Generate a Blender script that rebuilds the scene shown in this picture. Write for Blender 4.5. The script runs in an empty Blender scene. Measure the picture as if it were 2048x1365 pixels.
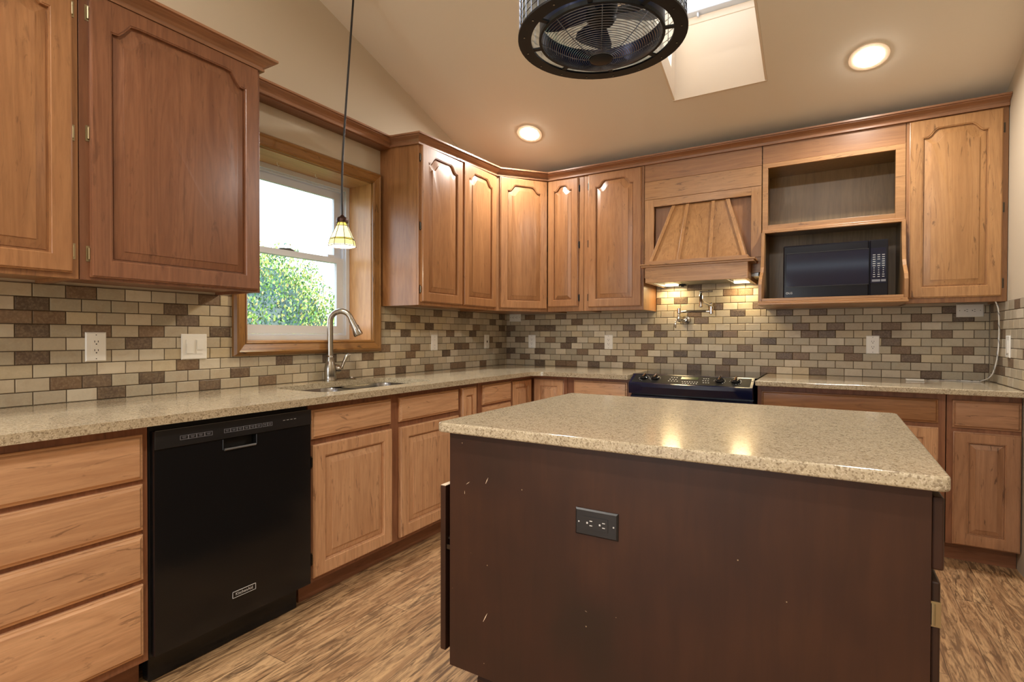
import bpy, bmesh, math, random
import numpy as np
from mathutils import Vector, Matrix
random.seed(7)
PI = math.pi
S = bpy.context.scene
COL = S.collection

# ------------------------------------------------------------------ camera
W_PX = 2048
cam_d = bpy.data.cameras.new('camera'); cam = bpy.data.objects.new('camera', cam_d); COL.objects.link(cam)
cam_d.sensor_width = 36; cam_d.lens = 1066.15 / W_PX * 36; cam_d.clip_start = .02
yaw, pitch, roll = .5394, -.0106, .0023
f_ = Vector((-math.sin(yaw)*math.cos(pitch), math.cos(yaw)*math.cos(pitch), math.sin(pitch)))
r0 = Vector((math.cos(yaw), math.sin(yaw), 0)); u0 = r0.cross(f_)
r_ = r0*math.cos(roll) + u0*math.sin(roll); u_ = -r0*math.sin(roll) + u0*math.cos(roll)
cam.matrix_world = Matrix(((r_.x, u_.x, -f_.x, 2.56), (r_.y, u_.y, -f_.y, -4.1784), (r_.z, u_.z, -f_.z, 1.1801), (0, 0, 0, 1)))
S.camera = cam

# ------------------------------------------------------------------ world, sun, exposure
w = bpy.data.worlds.new('sky'); S.world = w; w.use_nodes = True
nt = w.node_tree; bg = nt.nodes['Background']
bg.inputs[0].default_value = (.80, .90, 1.0, 1); bg.inputs[1].default_value = 3.8
sun_d = bpy.data.lights.new('sun', 'SUN'); sun_d.energy = 9; sun_d.angle = .02; sun_d.color = (1, .95, .86)
sun = bpy.data.objects.new('sun', sun_d); COL.objects.link(sun)
sun.rotation_euler = Vector((-.80, -.10, -.60)).to_track_quat('-Z', 'Y').to_euler()
S.view_settings.view_transform = 'Standard'; S.view_settings.look = 'None'
S.view_settings.exposure = 0.05; S.view_settings.gamma = 1.0; S.view_settings.use_curve_mapping = False
try:
    S.cycles.max_bounces = 8; S.cycles.diffuse_bounces = 4; S.cycles.glossy_bounces = 4
    S.cycles.sample_clamp_indirect = 6; S.cycles.use_denoising = True
    S.cycles.caustics_reflective = False; S.cycles.caustics_refractive = False
except Exception: pass

# added fill light at an unseen rear opening far behind the camera
def area(name, loc, direction, sx, sy, power, color, shape='RECTANGLE', spread=PI):
    d = bpy.data.lights.new(name, 'AREA'); d.energy = power; d.shape = shape; d.size = sx
    if shape in ('RECTANGLE', 'ELLIPSE'): d.size_y = sy
    d.color = color; d.spread = spread
    o = bpy.data.objects.new(name, d); COL.objects.link(o); o.location = loc
    o.rotation_euler = Vector(direction).to_track_quat('-Z', 'Y').to_euler()
    return o
area('patio_daylight', (1.05, -7.93, 1.15), (.12, 1, .02), 1.5, 2.0, 38, (.93, .96, 1.0))
DOWNLIGHT_POWER = 26
PENDANT_POWER = 6
HOOD_POWER = 1.7

# ------------------------------------------------------------------ colours, materials
def lin(c): return c/12.92 if c <= .04045 else ((c+.055)/1.055)**2.4
def C(r, g, b): return (lin(r/255), lin(g/255), lin(b/255), 1)
class NT:
    def __init__(s, name):
        s.m = bpy.data.materials.new(name); s.m.use_nodes = True; s.t = s.m.node_tree
        s.b = s.t.nodes['Principled BSDF']; s.x = 0
    def n(s, typ, **kw):
        q = s.t.nodes.new(typ)
        for k, v in kw.items():
            if k in q.inputs.keys() if isinstance(k, str) else False: q.inputs[k].default_value = v
            else: setattr(q, k, v)
        return q
    def l(s, a, b): s.t.links.new(a, b)
    def math(s, op, a, b=None, c=None):
        q = s.t.nodes.new('ShaderNodeMath'); q.operation = op
        for i, v in enumerate((a, b, c)):
            if v is None: continue
            if hasattr(v, 'links'): s.l(v, q.inputs[i])
            else: q.inputs[i].default_value = v
        return q.outputs[0]
    def ramp(s, fac, stops):
        q = s.t.nodes.new('ShaderNodeValToRGB'); cr = q.color_ramp
        while len(cr.elements) < len(stops): cr.elements.new(.5)
        for e, (p, c) in zip(cr.elements, stops): e.position = p; e.color = c
        s.l(fac, q.inputs[0]); return q.outputs[0]
    def mix(s, fac, a, b, mode='MIX'):
        q = s.t.nodes.new('ShaderNodeMix'); q.data_type = 'RGBA'; q.blend_type = mode
        for v, i in ((fac, 0), (a, 6), (b, 7)):
            if hasattr(v, 'links'): s.l(v, q.inputs[i])
            else: q.inputs[i].default_value = v
        return q.outputs[2]
    def coord(s, scale=(1, 1, 1), kind='Object', rnd=False):
        tc = s.t.nodes.new('ShaderNodeTexCoord'); v = tc.outputs[kind]
        if rnd:
            oi = s.t.nodes.new('ShaderNodeObjectInfo'); m = s.math('MULTIPLY', oi.outputs['Random'], 23.0)
            a = s.t.nodes.new('ShaderNodeVectorMath'); a.operation = 'ADD'; s.l(v, a.inputs[0]); s.l(m, a.inputs[1]); v = a.outputs[0]
        mp = s.t.nodes.new('ShaderNodeMapping'); mp.inputs['Scale'].default_value = scale; s.l(v, mp.inputs[0])
        return mp.outputs[0]
    def noise(s, vec, scale, detail=3, rough=.55, dist=0):
        q = s.t.nodes.new('ShaderNodeTexNoise'); q.inputs['Scale'].default_value = scale; q.inputs['Detail'].default_value = detail
        q.inputs['Roughness'].default_value = rough; q.inputs['Distortion'].default_value = dist
        s.l(vec, q.inputs['Vector']); return q.outputs[0]
    def bump(s, h, strength, dist=.002):
        q = s.t.nodes.new('ShaderNodeBump'); q.inputs['Strength'].default_value = strength; q.inputs['Distance'].default_value = dist
        s.l(h, q.inputs['Height']); s.l(q.outputs[0], s.b.inputs['Normal'])
def simple(name, col, rough=.5, metal=0, spec=None, emit=None, estr=0, noise=None):
    k = NT(name); k.b.inputs['Base Color'].default_value = col; k.b.inputs['Roughness'].default_value = rough
    k.b.inputs['Metallic'].default_value = metal
    if spec is not None: k.b.inputs['Specular IOR Level'].default_value = spec
    if emit: k.b.inputs['Emission Color'].default_value = emit; k.b.inputs['Emission Strength'].default_value = estr
    if noise:
        n = k.noise(k.coord(), noise[0], 4); k.bump(n, noise[1], .001)
        if len(noise) > 2:
            d = tuple(c*(1-noise[2]) for c in col[:3])+(1,)
            k.l(k.ramp(n, [(.35, d), (.65, col)]), k.b.inputs['Base Color'])
    return k.m
def k_mid(a, b): return tuple((x+2*y)/3 for x, y in zip(a, b))
def wood(name, axis, light, mid, dark, rough=.33, figure=1.0, knots=.0, staves=.35, coat=.15):
    """stained hickory; the grain runs along `axis`"""
    k = NT(name); A, L = 1.0, .085
    sc = tuple(L if i == 'xyz'.index(axis) else A for i in range(3))
    v = k.coord(sc, rnd=True)
    warp = k.noise(k.coord(tuple(c*1.0 for c in sc), rnd=True), 7, 2)
    n1 = k.noise(v, 6.5, 4, .5, 2.4)           # broad figure
    n2 = k.noise(v, 75, 3, .6, .4)            # streaks
    n3 = k.noise(v, 260, 2, .6, 0)            # pores
    c = k.ramp(n1, [(.28, mid), (.44, light), (.52, k_mid(light, mid)), (.60, light), (.74, mid)])
    c = k.mix(k.math('MULTIPLY', k.ramp(n2, [(.42, (0, 0, 0, 1)), (.72, (1, 1, 1, 1))]), .22*figure), c, dark)
    c = k.mix(k.math('MULTIPLY', k.ramp(n3, [(.50, (0, 0, 0, 1)), (.75, (1, 1, 1, 1))]), .14*figure), c, dark)
    # glued-up staves of slightly different tone
    oth = [i for i in range(3) if i != 'xyz'.index(axis)]
    sep = k.t.nodes.new('ShaderNodeSeparateXYZ'); k.l(k.coord(rnd=True), sep.inputs[0])
    acc = k.math('ADD', k.math('FLOOR', k.math('MULTIPLY', sep.outputs[oth[0]], 10.7)), k.math('FLOOR', k.math('MULTIPLY', sep.outputs[oth[1]], 10.7)))
    wn = k.t.nodes.new('ShaderNodeTexWhiteNoise'); wn.noise_dimensions = '1D'; k.l(acc, wn.inputs['W'])
    c = k.mix(k.math('MULTIPLY', wn.outputs[0], staves), c, k.mix(.5, mid, dark))
    if knots:
        # mineral streaks
        n4 = k.noise(k.coord(tuple(1.0 if q == 1.0 else .16 for q in sc), rnd=True), 19, 5, .62, 2.8)
        c = k.mix(k.math('MULTIPLY', k.ramp(n4, [(.60, (0, 0, 0, 1)), (.67, (1, 1, 1, 1))]), knots), c, tuple(d*.55 for d in dark[:3])+(1,))
    k.l(c, k.b.inputs['Base Color']); k.b.inputs['Roughness'].default_value = rough
    k.b.inputs['Coat Weight'].default_value = coat; k.b.inputs['Coat Roughness'].default_value = .25
    k.bump(n2, .07, .001)
    return k.m

WL, WM, WD = C(170, 122, 80), C(148, 101, 64), C(88, 56, 36)
M = {}
for ax in 'xyz':
    M['w'+ax] = wood('stained_wood_'+ax, ax, WL, WM, WD, knots=.35)
    M['f'+ax] = wood('frame_wood_'+ax, ax, C(166, 118, 76), C(142, 97, 62), C(84, 54, 34), knots=.25)
    M['b'+ax] = wood('base_cabinet_wood_'+ax, ax, C(226, 180, 138), C(204, 156, 116), C(118, 76, 52), knots=.5, staves=.35)
    M['k'+ax] = wood('base_frame_wood_'+ax, ax, C(156, 106, 76), C(130, 84, 58), C(76, 46, 32), knots=.3)
    M['d'+ax] = wood('end_base_wood_'+ax, ax, C(188, 142, 106), C(164, 120, 88), C(88, 58, 42), knots=.7)
    M['r'+ax] = wood('shaded_wood_'+ax, ax, C(140, 94, 66), C(120, 76, 52), C(74, 46, 32), knots=.3)  # shade on the cabinet left of the window, put into the wood colour
    M['h'+ax] = wood('hood_wood_'+ax, ax, C(184, 138, 90), C(162, 116, 72), C(98, 64, 38), knots=.6)
    M['c'+ax] = wood('casing_wood_'+ax, ax, C(164, 118, 66), C(132, 92, 46), C(62, 42, 22), knots=.7, figure=1.3)
    M['j'+ax] = wood('jamb_wood_'+ax, ax, C(205, 160, 112), C(186, 140, 96), C(134, 90, 58), knots=.1, staves=.1)
M['crown'] = wood('crown_wood', 'x', C(164, 118, 86), C(140, 98, 70), C(82, 54, 38)); M['crowny'] = wood('crown_wood_y', 'y', C(164, 118, 86), C(140, 98, 70), C(82, 54, 38))
M['nook'] = wood('nook_wood', 'z', C(146, 118, 78), C(124, 98, 62), C(82, 62, 38))
M['wall'] = simple('wall_paint', C(192, 178, 156), .85, noise=(180, .12))
M['ceil'] = simple('ceiling_paint', C(230, 221, 207), .88, noise=(160, .12))
M['shaft'] = simple('shaft_paint', C(228, 212, 192), .8)
M['white'] = simple('white_plastic', C(238, 236, 230), .35)
M['vinyl'] = simple('white_vinyl', C(208, 216, 230), .4)
M['slot'] = simple('dark_slot', C(25, 22, 20), .6)
M['black'] = simple('black_gloss', C(24, 24, 25), .16, spec=.35)
M['blacksat'] = simple('black_satin', C(32, 32, 33), .34, noise=(300, .03))
M['blackmat'] = simple('black_matte', C(14, 13, 13), .6)
M['glassblk'] = simple('black_glass', C(6, 6, 7), .12, spec=.35)
M['touch'] = simple('touch_panel_black', C(20, 19, 17), .5, spec=.15)
M['rangeblk'] = simple('range_enamel', C(14, 20, 48), .2)
M['mwblk'] = simple('microwave_black', C(13, 14, 24), .2, spec=.3)
M['mwglass'] = simple('microwave_glass', C(24, 27, 46), .08)
M['fan'] = simple('fan_metal', C(22, 25, 30), .42, 0, spec=.3)
M['navy'] = simple('sky_tinted_metal', C(22, 34, 74), .28, .4)  # blue skylight reflection put into the fan housing and blade colour
M['fanwire'] = simple('fan_wire', C(120, 130, 150), .25, .9)
def mat_frost():
    k = NT('frosted_glass'); t = k.t; out = [n for n in t.nodes if n.type == 'OUTPUT_MATERIAL'][0]
    tl = t.nodes.new('ShaderNodeBsdfTranslucent'); tl.inputs[0].default_value = C(214, 226, 220)
    tr = t.nodes.new('ShaderNodeBsdfTransparent'); mx = t.nodes.new('ShaderNodeMixShader'); mx.inputs[0].default_value = .45
    k.l(tl.outputs[0], mx.inputs[1]); k.l(tr.outputs[0], mx.inputs[2])
    m2 = t.nodes.new('ShaderNodeMixShader'); m2.inputs[0].default_value = .15; k.l(mx.outputs[0], m2.inputs[1]); k.l(k.b.outputs[0], m2.inputs[2]); k.l(m2.outputs[0], out.inputs[0]); return k.m
M['fanglass'] = mat_frost()
M['steel'] = simple('stainless', C(150, 148, 145), .28, 1, noise=(60, .05, .12))
M['nickel'] = simple('brushed_nickel', C(172, 168, 160), .24, 1)
M['chrome'] = simple('chrome', C(225, 225, 225), .06, 1)
M['brass'] = simple('aged_brass', C(178, 168, 138), .3, 1)
M['pewter'] = simple('pewter_hinge', C(88, 80, 70), .35, 1)
M['bronze'] = simple('bronze', C(60, 38, 30), .4, .7)
M['cord'] = simple('black_cord', C(20, 14, 12), .5)
M['greydk'] = simple('dark_grey', C(70, 70, 70), .4)
M['lip'] = simple('handle_grey', C(92, 92, 92), .3)
M['ink'] = simple('light_print', C(205, 205, 205), .5)
M['inkdim'] = simple('dim_print', C(120, 122, 130), .5)
M['caulk'] = simple('grout', C(74, 60, 44), .9)
M['trimring'] = simple('downlight_trim', C(236, 214, 186), .5)
M['lens'] = simple('downlight_lens', C(255, 250, 240), .5, emit=(1, .93, .82, 1), estr=48)
M['tube'] = simple('hood_lamp_lens', C(255, 250, 230), .5, emit=(1, .82, .5, 1), estr=6)
M['display'] = simple('clock_display', C(40, 60, 36), .2)
M['mirror'] = simple('sink_steel', C(150, 150, 152), .2, 1)

def mat_tile():
    k = NT('travertine_tile'); at = k.t.nodes.new('ShaderNodeVertexColor'); at.layer_name = 'tilecol'
    n = k.noise(k.coord(rnd=True), 22, 5, .65, .6); n2 = k.noise(k.coord(rnd=True), 120, 3)
    c = k.mix(k.math('MULTIPLY', k.ramp(n, [(.45, (0, 0, 0, 1)), (.75, (1, 1, 1, 1))]), .32), at.outputs[0], C(150, 125, 95), 'MIX')
    c = k.mix(k.math('MULTIPLY', k.ramp(n2, [(.45, (0, 0, 0, 1)), (.8, (1, 1, 1, 1))]), .22), c, C(210, 190, 160))
    k.l(c, k.b.inputs['Base Color']); k.b.inputs['Roughness'].default_value = .42
    k.bump(n2, .15, .001); return k.m
M['tile'] = mat_tile()
def mat_quartz(name, a, b_, dk, lt):
    k = NT(name); v = k.coord()
    vo = k.t.nodes.new('ShaderNodeTexVoronoi'); vo.inputs['Scale'].default_value = 330; k.l(v, vo.inputs['Vector'])
    vo2 = k.t.nodes.new('ShaderNodeTexVoronoi'); vo2.inputs['Scale'].default_value = 170; k.l(v, vo2.inputs['Vector'])
    n = k.noise(v, 45, 3)
    c = k.ramp(n, [(.35, a), (.65, b_)])
    s1 = k.t.nodes.new('ShaderNodeSeparateColor'); k.l(vo.outputs['Color'], s1.inputs[0])
    s2 = k.t.nodes.new('ShaderNodeSeparateColor'); k.l(vo2.outputs['Color'], s2.inputs[0])
    c = k.mix(k.math('MULTIPLY', k.math('GREATER_THAN', s1.outputs[0], .78), .50), c, dk)
    c = k.mix(k.math('MULTIPLY', k.math('GREATER_THAN', s1.outputs[1], .75), .5), c, lt)
    c = k.mix(k.math('MULTIPLY', k.math('GREATER_THAN', s2.outputs[0], .93), .5), c, dk)
    k.l(c, k.b.inputs['Base Color']); k.b.inputs['Roughness'].default_value = .13; return k.m
M['quartz'] = mat_quartz('speckled_quartz', C(180, 166, 140), C(192, 178, 150), C(112, 94, 70), C(220, 208, 184))
def mat_floor():
    k = NT('hand_scraped_laminate'); tc = k.t.nodes.new('ShaderNodeTexCoord')
    sep = k.t.nodes.new('ShaderNodeSeparateXYZ'); k.l(tc.outputs['Object'], sep.inputs[0])
    px = k.math('DIVIDE', sep.outputs[0], .127); row = k.math('FLOOR', px)
    wn = k.t.nodes.new('ShaderNodeTexWhiteNoise'); wn.noise_dimensions = '1D'; k.l(row, wn.inputs['W'])
    py = k.math('ADD', k.math('DIVIDE', sep.outputs[1], 1.2), k.math('MULTIPLY', wn.outputs[0], 7)); col = k.math('FLOOR', py)
    idn = k.math('ADD', k.math('MULTIPLY', row, 13.7), col)
    w2 = k.t.nodes.new('ShaderNodeTexWhiteNoise'); w2.noise_dimensions = '1D'; k.l(idn, w2.inputs['W'])
    off = k.t.nodes.new('ShaderNodeCombineXYZ'); k.l(k.math('MULTIPLY', w2.outputs[0], 9), off.inputs[0]); k.l(k.math('MULTIPLY', w2.outputs[0], 31), off.inputs[1])
    va = k.t.nodes.new('ShaderNodeVectorMath'); va.operation = 'ADD'; k.l(tc.outputs['Object'], va.inputs[0]); k.l(off.outputs[0], va.inputs[1])
    mp = k.t.nodes.new('ShaderNodeMapping'); mp.inputs['Scale'].default_value = (1, .12, 1); k.l(va.outputs[0], mp.inputs[0]); v = mp.outputs[0]
    n1 = k.noise(v, 8, 4, .6, 2.2); n2 = k.noise(v, 38, 5, .68, 1.6); n3 = k.noise(v, 160, 2, .6, .3)
    c = k.ramp(n1, [(.28, C(116, 88, 62)), (.46, C(208, 170, 124)), (.58, C(158, 122, 86)), (.75, C(214, 178, 134))])
    c = k.mix(k.math('MULTIPLY', k.ramp(n2, [(.47, (0, 0, 0, 1)), (.60, (1, 1, 1, 1))]), .80), c, C(78, 56, 38))
    c = k.mix(k.math('MULTIPLY', k.ramp(n3, [(.5, (0, 0, 0, 1)), (.7, (1, 1, 1, 1))]), .35), c, C(96, 70, 46))
    c = k.mix(k.math('MULTIPLY', w2.outputs[0], .35), c, C(150, 108, 70))
    fx = k.math('FRACT', px); edge = k.math('LESS_THAN', k.math('MINIMUM', fx, k.math('SUBTRACT', 1, fx)), .012)
    fy = k.math('FRACT', py); edge2 = k.math('LESS_THAN', fy, .0025)
    c = k.mix(k.math('MULTIPLY', k.math('MAXIMUM', edge, edge2), .6), c, C(60, 42, 28))
    k.l(c, k.b.inputs['Base Color']); k.b.inputs['Roughness'].default_value = .48; k.bump(n2, .35, .003); return k.m
M['floor'] = mat_floor()
def mat_espresso(axis='z'):
    k = NT('espresso_wood'); v = k.coord((1, 1, .1), rnd=True); n = k.noise(v, 30, 3, .6, .5); n2 = k.noise(k.coord(rnd=True), 3.2, 3, .5)
    c = k.ramp(n2, [(.30, C(48, 33, 23)), (.52, C(59, 36, 25)), (.74, C(70, 43, 28))])
    c = k.mix(k.math('MULTIPLY', k.ramp(n, [(.4, (0, 0, 0, 1)), (.7, (1, 1, 1, 1))]), .35), c, C(44, 28, 20))
    vo = k.t.nodes.new('ShaderNodeTexVoronoi'); vo.inputs['Scale'].default_value = 16; k.l(k.coord(rnd=True), vo.inputs['Vector'])
    c = k.mix(k.math('LESS_THAN', vo.outputs['Distance'], .028), c, C(170, 150, 120))
    k.l(c, k.b.inputs['Base Color']); k.b.inputs['Specular IOR Level'].default_value = .3; k.b.inputs['Roughness'].default_value = .42; k.bump(n, .06, .001); return k.m
M['esp'] = mat_espresso()
def mat_leaf():
    k = NT('conifer_foliage'); at = k.t.nodes.new('ShaderNodeVertexColor'); at.layer_name = 'leafcol'
    k.l(at.outputs[0], k.b.inputs['Base Color']); k.b.inputs['Roughness'].default_value = .6
    k.b.inputs['Subsurface Weight'].default_value = 0; return k.m
M['leaf'] = mat_leaf()
M['bark'] = simple('bark', C(80, 60, 45), .9, noise=(30, .5, .3))
M['lawn'] = simple('lawn', C(90, 120, 60), .9, noise=(20, .4, .4))
M['roof'] = simple('shingle', C(90, 80, 72), .9, noise=(20, .4, .3))
def mat_glass(name='window_glass'):
    k = NT(name); t = k.t; out = [n for n in t.nodes if n.type == 'OUTPUT_MATERIAL'][0]
    g = t.nodes.new('ShaderNodeBsdfGlossy'); g.inputs['Roughness'].default_value = .02
    tr = t.nodes.new('ShaderNodeBsdfTransparent'); mx = t.nodes.new('ShaderNodeMixShader'); mx.inputs[0].default_value = .06
    k.l(tr.outputs[0], mx.inputs[1]); k.l(g.outputs[0], mx.inputs[2]); k.l(mx.outputs[0], out.inputs[0]); return k.m
M['glass'] = mat_glass()
def mat_shade():
    k = NT('stained_glass_lit'); at = k.t.nodes.new('ShaderNodeVertexColor'); at.layer_name = 'glasscol'
    k.l(at.outputs[0], k.b.inputs['Base Color']); k.l(at.outputs[0], k.b.inputs['Emission Color']); k.b.inputs['Emission Strength'].default_value = .75
    k.b.inputs['Roughness'].default_value = .25; return k.m
M['shade'] = mat_shade()

# ------------------------------------------------------------------ mesh helpers
class F:
    """a wall frame: u runs along the wall, d stands out from it, z is up"""
    def __init__(s, o, ex, en): s.o = Vector((o[0], o[1], 0)); s.ex = Vector((ex[0], ex[1], 0)); s.en = Vector((en[0], en[1], 0))
    def p(s, u, d, z): q = s.o + s.ex*u + s.en*d; return (q.x, q.y, z)
FW = F((0, 0), (1, 0), (0, 1))       # plain world: u = x, d = y
FL = F((0, 0), (0, 1), (1, 0))       # left (window) wall
FB = F((0, 0), (1, 0), (0, -1))      # back wall
RX = 3.376
FR = F((RX, 0), (0, 1), (-1, 0))     # right wall
dx, dy = .26, .37; dl = math.hypot(dx, dy)
FD = F((.33, -.70), (dx/dl, dy/dl), (dy/dl, -dx/dl))   # diagonal corner cabinet face
class MB:
    def __init__(s): s.v = []; s.f = []; s.mi = []; s.cols = None; s.cur = 0
    def add(s, vs, fs):
        n = len(s.v); s.v += [tuple(a) for a in vs]; s.f += [tuple(i+n for i in q) for q in fs]; s.mi += [s.cur]*len(fs); return s
    def box(s, u0, u1, d0, d1, z0, z1, fr=FW):
        vs = [fr.p(u, d, z) for z in (z0, z1) for d in (d0, d1) for u in (u0, u1)]
        return s.add(vs, [(0, 1, 3, 2), (4, 5, 7, 6), (0, 1, 5, 4), (2, 3, 7, 6), (0, 2, 6, 4), (1, 3, 7, 5)])
    def prism(s, poly, a, b, fr=FW, plane='dz'):
        """poly extruded; plane dz: poly of (d,z) extruded in u; uz: (u,z) in d; ud: (u,d) in z"""
        def P(q, t): return {'dz': fr.p(t, q[0], q[1]), 'uz': fr.p(q[0], t, q[1]), 'ud': fr.p(q[0], q[1], t)}[plane]
        n = len(poly); vs = [P(q, a) for q in poly]+[P(q, b) for q in poly]
        return s.add(vs, [tuple(range(n)), tuple(range(2*n-1, n-1, -1))]+[(i, (i+1) % n, n+(i+1) % n, n+i) for i in range(n)])
    def loops(s, ls, fill=True, close=True, base=False):
        n = len(ls[0]); vs = [p for L in ls for p in L]; fs = []
        for k in range(len(ls)-1):
            for i in range(n if close else n-1): fs.append((k*n+i, k*n+(i+1) % n, (k+1)*n+(i+1) % n, (k+1)*n+i))
        if fill: fs.append(tuple((len(ls)-1)*n+i for i in range(n)))
        if base: fs.append(tuple(reversed(range(n))))
        return s.add(vs, fs)
    def lathe(s, prof, c=(0, 0, 0), n=24, axis='z', fr=None):
        ls = []
        for r, h in prof:
            L = []
            for i in range(n):
                a = 2*PI*i/n; x, y = r*math.cos(a), r*math.sin(a)
                q = {'z': (x, y, h), 'x': (h, x, y), 'y': (x, h, y)}[axis]
                L.append((c[0]+q[0], c[1]+q[1], c[2]+q[2]))
            ls.append(L)
        return s.loops(ls, fill=prof[-1][0] > 1e-6, base=prof[0][0] > 1e-6)
    def tube(s, pts, r, n=10, closed=False):
        pts = [Vector(p) for p in pts]; m = len(pts); ls = []
        rad = r if hasattr(r, '__len__') else [r]*m
        prev = None
        for i, p in enumerate(pts):
            if closed: t = pts[(i+1) % m]-pts[i-1]
            else: t = pts[min(i+1, m-1)]-pts[max(i-1, 0)]
            t.normalize()
            if prev is None: a = Vector((0, 0, 1)) if abs(t.z) < .9 else Vector((1, 0, 0)); x = t.cross(a).normalized()
            else: x = (prev-t*prev.dot(t)).normalized()
            prev = x; y = t.cross(x)
            ls.append([tuple(p+x*rad[i]*math.cos(2*PI*j/n)+y*rad[i]*math.sin(2*PI*j/n)) for j in range(n)])
        if closed: ls.append(ls[0]); return s.loops(ls, fill=False)
        return s.loops(ls, fill=True, base=True)
    def disc(s, c, r, n=24, nrm=(0, 0, 1), r0=0):
        z = Vector(nrm).normalized(); a = Vector((0, 0, 1)) if abs(z.z) < .9 else Vector((1, 0, 0)); x = z.cross(a).normalized(); y = z.cross(x)
        R = [tuple(Vector(c)+x*r*math.cos(2*PI*i/n)+y*r*math.sin(2*PI*i/n)) for i in range(n)]
        if r0:
            R0 = [tuple(Vector(c)+x*r0*math.cos(2*PI*i/n)+y*r0*math.sin(2*PI*i/n)) for i in range(n)]
            return s.loops([R, R0], fill=False)
        return s.add(R, [tuple(range(n))])
    def build(s, name, mats, parent=None, bevel=0, smooth=None, recalc=True, seg=2, cols=None):
        off = WL_(parent)
        me = bpy.data.meshes.new(name); me.from_pydata([tuple(Vector(v)-off) for v in s.v], [], s.f)
        if not isinstance(mats, (list, tuple)): mats = [mats]
        for m in mats: me.materials.append(m)
        if len(mats) > 1: me.polygons.foreach_set('material_index', s.mi)
        if recalc:
            bm = bmesh.new(); bm.from_mesh(me); bmesh.ops.recalc_face_normals(bm, faces=bm.faces); bm.to_mesh(me); bm.free()
        if smooth is not None:
            me.polygons.foreach_set('use_smooth', [True]*len(me.polygons)); me.set_sharp_from_angle(angle=math.radians(smooth))
        if cols:
            lay = me.color_attributes.new(cols[0], 'FLOAT_COLOR', 'CORNER')
            arr = np.ones((len(me.loops), 4), dtype=np.float32)
            for p, c in zip(me.polygons, cols[1]): arr[p.loop_start:p.loop_start+p.loop_total, :3] = c[:3]
            lay.data.foreach_set('color', arr.ravel())
        me.update()
        o = bpy.data.objects.new(name, me); COL.objects.link(o)
        if parent is not None: o.parent = parent
        else: o.location = off
        if bevel:
            b = o.modifiers.new('bevel', 'BEVEL'); b.width = bevel; b.segments = seg; b.limit_method = 'ANGLE'; b.angle_limit = math.radians(40)
        return o
ROOTLOC = {}
def WL_(parent):
    o = parent; v = Vector((0, 0, 0))
    while o is not None: v += o.location; o = o.parent
    return v
def thing(name, label, cat, loc, group=None):
    o = bpy.data.objects.new(name, None); COL.objects.link(o); o.location = loc; o.empty_display_size = .05
    o['label'] = label; o['category'] = cat
    if group: o['group'] = group
    return o
def tag(o, label, cat, group=None, kind=None):
    o['label'] = label; o['category'] = cat
    if group: o['group'] = group
    if kind: o['kind'] = kind
    return o
def struct(o): o['kind'] = 'structure'; return o
def text(string, name, size, fr, u, d, z, mat, parent, extr=.0004, align='CENTER', sx=1.0):
    cu = bpy.data.curves.new(name, 'FONT'); cu.body = string; cu.size = size; cu.extrude = extr; cu.align_x = align; cu.align_y = 'CENTER'; cu.resolution_u = 3
    t = bpy.data.objects.new(name, cu); me = bpy.data.meshes.new_from_object(t); bpy.data.objects.remove(t)
    off = WL_(parent)
    for v in me.vertices:
        v.co = Vector(fr.p(u+v.co.x*sx, d+v.co.z, z+v.co.y))-off
    me.materials.clear(); me.materials.append(mat)
    o = bpy.data.objects.new(name, me); COL.objects.link(o); o.parent = parent; return o
def copy_tree(o, parent=None):
    c = o.copy(); COL.objects.link(c); c.parent = parent
    for ch in list(o.children): copy_tree(ch, c)
    return c

# ------------------------------------------------------------------ room shell
CA, CB = 2.435, .33                      # ceiling height at the back wall, rise per metre
RIDGE, END = -4.2, -8.0
def cz(y): return CA+CB*(-y) if y >= RIDGE else CA+CB*(-RIDGE)-(-y+RIDGE)*CB
X0, X1 = 0.0, RX
struct(MB().box(X0-.26, X1+.2, END-.2, .2, -.12, 0).build('floor', M['floor']))
WY0, WY1, WZ0, WZ1 = -2.560, -1.672, 1.134, 2.171      # window rough opening
b = MB()
def wallstrip(b, y0, y1, z0, z1f):
    b.prism([(y0, z0), (y1, z0), (y1, z1f(y1)), (y0, z1f(y0))], -.26, 0, F((0, 0), (0, 1), (1, 0)), 'uz')
full = lambda y: cz(y)
wallstrip(b, WY1, .17, 0, lambda y: cz(min(y, 0)))
wallstrip(b, WY0, WY1, WZ1, full); wallstrip(b, WY0, WY1, 0, lambda y: WZ0)
wallstrip(b, RIDGE, WY0, 0, full); wallstrip(b, END-.17, RIDGE, 0, lambda y: cz(max(y, END)))
struct(b.build('wall_left', M['wall']))
struct(MB().box(0, X1, 0, .17, 0, CA).build('wall_back', M['wall']))
b = MB()
for y0, y1 in ((END-.17, RIDGE), (RIDGE, .17)):
    b.prism([(y0, 0), (y1, 0), (y1, cz(min(y1, 0))), (y0, cz(max(y0, END)))], 0, .17, F((RX, 0), (0, 1), (1, 0)), 'uz')
struct(b.build('wall_right', M['wall']))
b = MB(); b.box(0, .25, END-.17, END, 0, 2.43); b.box(1.85, X1, END-.17, END, 0, 2.43); b.box(.25, 1.85, END-.17, END, 2.2, 2.43); b.box(.25, 1.85, END-.17, END, 0, .1)
struct(b.build('wall_rear', M['wall']))
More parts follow.
